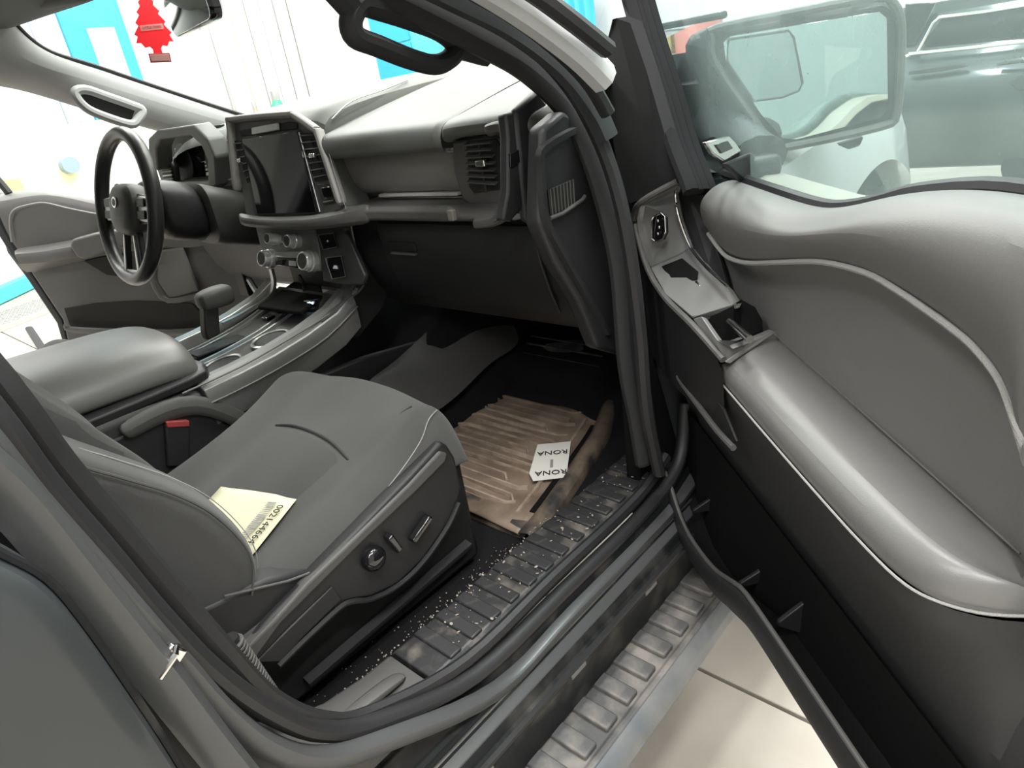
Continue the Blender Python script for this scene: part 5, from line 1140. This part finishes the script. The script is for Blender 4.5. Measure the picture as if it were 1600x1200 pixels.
lathe('wheel_rim', (archc[0], -.93, .41), (0, -1, 0), [(.23, -.02), (.23, .03), (.20, .035), (.17, .01), (.06, .02), (.02, .025)], M['silver'], ff, n=30)
prism('wheel_well', [V(1.12, -.925, .84), V(2.04, -.925, .84), V(2.0, -.925, 1.12), V(1.92, -.925, 1.20), V(1.12, -.925, 1.22)], (0, .03, 0), M['recess_shade'], ff)
prism('well_front', [V(2.0, -.93, .5), V(2.0, -.70, .5), V(2.0, -.70, 1.1), V(2.0, -.93, 1.1)], (.02, 0, 0), M['recess_shade'], ff)
bd = [W(a, b, 'y', fy - .004) for a, b in ((1104, 222), (1140, 212), (1150, 222), (1160, 236), (1132, 252), (1114, 240))]
bg = prism('fender_badge', bd, (0, .008, 0), M['chrome'], ff, bevel=.002)
prism('badge_field', [W(a, b, 'y', fy - .006) for a, b in ((1118, 226), (1138, 220), (1146, 232), (1128, 240))], (0, .003, 0), M['gloss'], bg, bevel=.001)
prism('fender_vent', [W(a, b, 'y', fy - .004) for a, b in ((1135, 256), (1176, 238), (1192, 268), (1194, 296), (1160, 280))], (0, .01, 0), M['plastic'], ff, bevel=.003)
hd_ = thing('bonnet', (1.7, 0, 1.25), 'bonnet beyond the windshield, its lit tone put into the paint', 'bonnet')
loft('bonnet_panel', [[V(x, y, z + .03 * (1 - (y / .85) ** 2)) for y in (-.82, -.6, -.3, 0, .3, .6, .82)] for x, z in ((1.36, 1.26), (1.6, 1.27), (1.8, 1.26), (1.98, 1.23), (2.06, 1.14))], lit_paint, hd_, closed=False, caps=False, sub=1, solid=.01)
prism('grille_block', [V(2.03, -.8, .55), V(2.03, .8, .55), V(2.03, .8, 1.13), V(2.03, -.8, 1.13)], (.05, 0, 0), M['black'], hd_, bevel=.02)
loft('cowl', [[V(1.22, y, 1.385 - .05 * abs(y)), V(1.36, y, 1.35), V(1.40, y, 1.30)] for y in (-.8, -.4, 0, .4, .8)], M['plastic'], hd_, closed=False, caps=False)
for s in (-.35, .35):
    tube('wiper', [V(1.36, s, 1.40), V(1.30, s - .25, 1.452), V(1.22, s - .5, 1.448)], .006, M['black'], hd_)
# ================================================================== driver door, swung open
EA = math.radians(132)
eu = V(math.cos(EA), math.sin(EA), 0); en = V(-math.sin(EA), math.cos(EA), 0); en = -en if en.y > 0 else en
EH = V(1.03, .93, 0)
def PE(px, py, w): return WP(px, py, EH + en * w, en)
dd = thing('driver_door', EH + V(0, 0, .6), 'open driver door with light grey trim behind the steering wheel', 'truck door')
def epoly(name, pts, w, m, thick=.02, parent=dd, **k):
    return prism(name, [PE(a, b, w) for a, b in pts], -en * thick, m, parent, **k)
epoly('lower_panel', [(26, 392), (150, 360), (330, 340), (420, 400), (420, 560), (300, 572), (118, 580), (108, 545), (98, 500), (58, 440)], .0, M['vinyl'], .05, bevel=.006)
upper = [[PE(a, b, w) for a, b, w in r] for r in (
    [(-8, 305, -.04), (30, 297, -.04), (68, 292, -.04), (105, 298, -.04), (150, 306, -.04), (220, 318, -.04), (330, 330, -.04)],
    [(-10, 312, .01), (25, 306, .015), (68, 300, .015), (105, 306, .015), (150, 318, .015), (220, 330, .015), (330, 345, .015)],
    [(2, 345, .022), (30, 335, .025), (70, 325, .025), (110, 330, .025), (150, 340, .025), (220, 350, .025), (330, 365, .025)],
    [(26, 394, .012), (40, 392, .012), (75, 390, .012), (112, 386, .012), (150, 384, .012), (220, 385, .012), (330, 390, .012)])]
loft('upper_panel', upper, M['vinyl'], dd, closed=False, caps=False, sub=2)
tube('stitching', crom([PE(a, b, .030) for a, b in ((18, 378), (15, 345), (22, 328), (45, 320), (70, 317), (105, 325), (150, 334), (220, 345))], 4), .003, M['thread'], dd, n=6)
arm = [[PE(a, b, w) for a, b, w in r] for r in (
    [(22, 388, .02), (60, 384, .02), (105, 376, .02), (150, 368, .02), (210, 358, .02)],
    [(22, 396, .07), (60, 392, .075), (108, 384, .075), (150, 374, .075), (212, 364, .075)],
    [(28, 412, .07), (65, 414, .075), (118, 406, .075), (160, 396, .07), (215, 388, .07)],
    [(38, 430, .01), (70, 420, .01), (122, 410, .01), (165, 400, .01), (216, 392, .01)])]
loft('armrest', arm, M['vinyl'], dd, closed=False, caps=False, sub=1)
epoly('pull_handle', [(108, 384), (112, 374), (150, 364), (210, 356), (212, 376), (160, 396), (130, 406), (120, 402)], .085, M['vinyl'], .05, bevel=.008, seg=3)
epoly('pull_opening', [(130, 408), (160, 400), (185, 400), (200, 425), (182, 432), (166, 430)], .028, M['black'], .02, bevel=.003)
epoly('map_pocket', [(100, 482), (150, 474), (215, 470), (300, 474), (325, 500), (322, 516), (110, 512)], .004, M['black'], .002, bevel=.001)
sweep('pocket_rim', crom([PE(a, b, .03) for a, b in ((104, 508), (112, 515), (180, 518), (260, 520), (330, 515))], 3), circ(.012, 8, .010), M['vinyl'], dd, up=en)
epoly('speaker_grille', [(246, 392), (285, 386), (312, 456), (264, 468), (244, 440)], .016, M['vinyl_insert'], .012, bevel=.006)
sweep('speaker_rim', crom([PE(a, b, .02) for a, b in ((240, 395), (238, 438), (262, 470), (315, 460))], 3), circ(.010, 8, .008), M['vinyl'], dd, up=en)
epoly('door_end', [(-12, 305), (0, 345), (26, 394), (58, 440), (98, 500), (108, 545), (118, 580), (112, 582), (100, 545), (88, 505), (48, 445), (16, 398), (-14, 350)], -.02, M['paint'], .10, bevel=.006)
epoly('outer_skin', [(-20, 300), (330, 330), (420, 400), (420, 570), (118, 584), (90, 500), (10, 395)], -.10, M['paint'], .02, bevel=.01)
tube('window_frame', [PE(a, b, -.03) for a, b in ((14, 302), (0, 285), (-20, 262))], .012, M['rubber'], dd)
gle = [PE(a, b, -.05) for a, b in ((-20, 300), (330, 335), (360, 240), (60, 140), (-40, 200))]
prism('window_glass', gle, -en * .004, M['glass'], dd, bevel=0)
# ================================================================== parked dark car ahead of the truck
pc = thing('parked_car', (6.4, -1.2, 0), 'dark parked car across the bay seen through the door glass', 'car')
def K(a, b, x=6.2): return W(a, b, 'x', x)
side = [(1.0, -.06), (.86, -.10), (.66, -.11), (.42, -.08), (.30, -.02)]
rings = []
ya, yb = K(1390, 150).y, K(1700, 150).y - .8
for i in range(13):
    y = ya + .8 + (yb - ya - .8) * i / 12
    rings.append([V(6.36, y, 1.46), V(6.30, y, 1.42), V(6.22, y, 1.12), V(6.17, y, 1.02), V(6.10, y, .92), V(6.08, y, .72), V(6.12, y, .45), V(6.18, y, .30)])
loft('body_side', rings, M['car_dark'], pc, closed=False, caps=False, sub=1, solid=.02)
prism('side_window', [K(a, b, 6.20) for a, b in ((1414, 6), (1462, 4), (1430, 70), (1414, 72))], (.02, 0, 0), M['gloss'], pc, bevel=.005)
prism('side_window', [K(a, b, 6.20) for a, b in ((1472, 28), (1620, 4), (1620, 58), (1446, 72), (1440, 68))], (.02, 0, 0), M['gloss'], pc, bevel=.005)
tube('window_trim', [K(a, b, 6.17) for a, b in ((1640, 2), (1540, 18), (1468, 27), (1458, 36), (1434, 82), (1416, 88))], .012, M['chrome'], pc)
tube('belt_trim', [K(a, b, 6.12) for a, b in ((1640, 60), (1520, 74), (1420, 84))], .014, M['chrome'], pc)
prism('door_handle_recess', [K(a, b, 6.05) for a, b in ((1576, 128), (1592, 118), (1622, 116), (1622, 140), (1590, 142))], (.03, 0, 0), M['black'], pc, bevel=.01)
prism('crease', [K(a, b, 6.065) for a, b in ((1420, 112), (1500, 100), (1512, 104), (1470, 112), (1420, 117))], (.03, 0, 0), M['black'], pc, bevel=.004)
tube('handle', [K(1560, 98, 6.05), K(1590, 94, 6.03), K(1622, 92, 6.05)], .02, M['car_dark'], pc)
for yy in (ya + .2, yb + .9):
    lathe('wheel', (6.25, yy, .33), (-1, 0, 0), [(.2, -.1), (.31, -.1), (.33, -.06), (.33, .06), (.31, .1), (.2, .1)], M['tyre'], pc, n=32)
    lathe('hub', (6.18, yy, .33), (-1, 0, 0), [(.21, -.02), (.21, .03), (.15, .02), (.03, .03)], M['silver'], pc, n=24)
# red barrel and crate far ahead, by the right wall
p = W(1090, 5, 'x', 8.6)
t = thing('red_drum', (p.x, p.y, 0), 'red steel drum standing far ahead beside the wall', 'drum')
lathe('drum_body', (p.x, p.y, 0), (0, 0, 1), [(.28, 0), (.29, .02), (.29, .6), (.30, .62), (.29, .64), (.29, 1.2), (.30, 1.22), (.29, 1.24), (.29, 1.75), (.27, 1.77)], mat('faded red steel', (0.62, 0.20, 0.17), 0.5), t, n=24)
p = W(1012, 8, 'x', 8.8)
t = thing('wooden_crate', (p.x, p.y, 0), 'yellowish wooden crate beside the red drum', 'crate')
for k in range(5): box('plank', (p.x, p.y, .2 + k * .34), (.5, .9, .30), mat('pale yellow wood %d' % k, (0.55, 0.48, 0.25), 0.7, var=.15), t, bevel=.01)

# ================================================================== rear half of the cab on the driver side and behind the seats
rc_ = thing('rear_cab_wall', (-.5, .85, .6), 'dark rear cab side wall and tinted windows behind the driver seat', 'cab wall')
prism('driver_side_panel', [V(-1.25, .84, .62), V(.08, .84, .62), V(.12, .84, 1.10), V(.04, .84, 1.26), V(-1.25, .84, 1.26)], (0, .08, 0), M['plastic'], rc_, bevel=.01)
prism('driver_pillar', [V(.02, .84, 1.20), V(.14, .84, 1.20), V(.06, .76, 1.76), V(-.10, .76, 1.76)], (0, .06, .01), M['plastic'], rc_, bevel=.01)
prism('tinted_side_glass', [V(-1.2, .85, 1.25), V(.05, .85, 1.25), V(-.02, .76, 1.76), V(-1.2, .76, 1.76)], (0, .006, 0), M['tint_glass'], rc_, bevel=0)
prism('back_panel', [V(-1.25, -.84, .62), V(-1.25, .84, .62), V(-1.25, .84, 1.26), V(-1.25, -.84, 1.26)], (-.05, 0, 0), M['plastic'], rc_, bevel=.01)
prism('tinted_back_glass', [V(-1.25, -.84, 1.26), V(-1.25, .84, 1.26), V(-1.18, .74, 1.78), V(-1.18, -.74, 1.78)], (-.006, 0, 0), M['tint_glass'], rc_, bevel=0)
prism('roof_rail', [V(.60, .72, 1.70), V(.30, .76, 1.76), V(-1.2, .78, 1.80), V(-1.2, .78, 1.72), V(.28, .78, 1.69), V(.55, .76, 1.66)], (0, .06, 0), M['headliner'], rc_, bevel=.01)
prism('passenger_tinted_glass', [V(-1.2, -.93, 1.25), V(-.16, -.93, 1.25), V(-.26, -.80, 1.76), V(-1.2, -.80, 1.76)], (0, .006, 0), M['tint_glass'], rc_, bevel=0)
rs = thing('rear_bench_seat', (-.75, 0, .66), 'charcoal cloth rear bench seat behind the front seats', 'seat')
loft('bench_cushion', [[V(x, y, z) for y in (-.72, -.6, -.2, .2, .6, .72)] for x, z in ((-1.05, .95), (-.8, .96), (-.6, .97), (-.55, .94), (-.54, .70))], M['fabric'], rs, closed=False, caps=False, sub=1, solid=.01)
loft('bench_back', [[V(x, y, z) for y in (-.72, -.6, -.2, .2, .6, .72)] for x, z in ((-.98, .92), (-1.02, 1.1), (-1.08, 1.38), (-1.12, 1.46), (-1.2, 1.44))], M['fabric'], rs, closed=False, caps=False, sub=1, solid=.01)
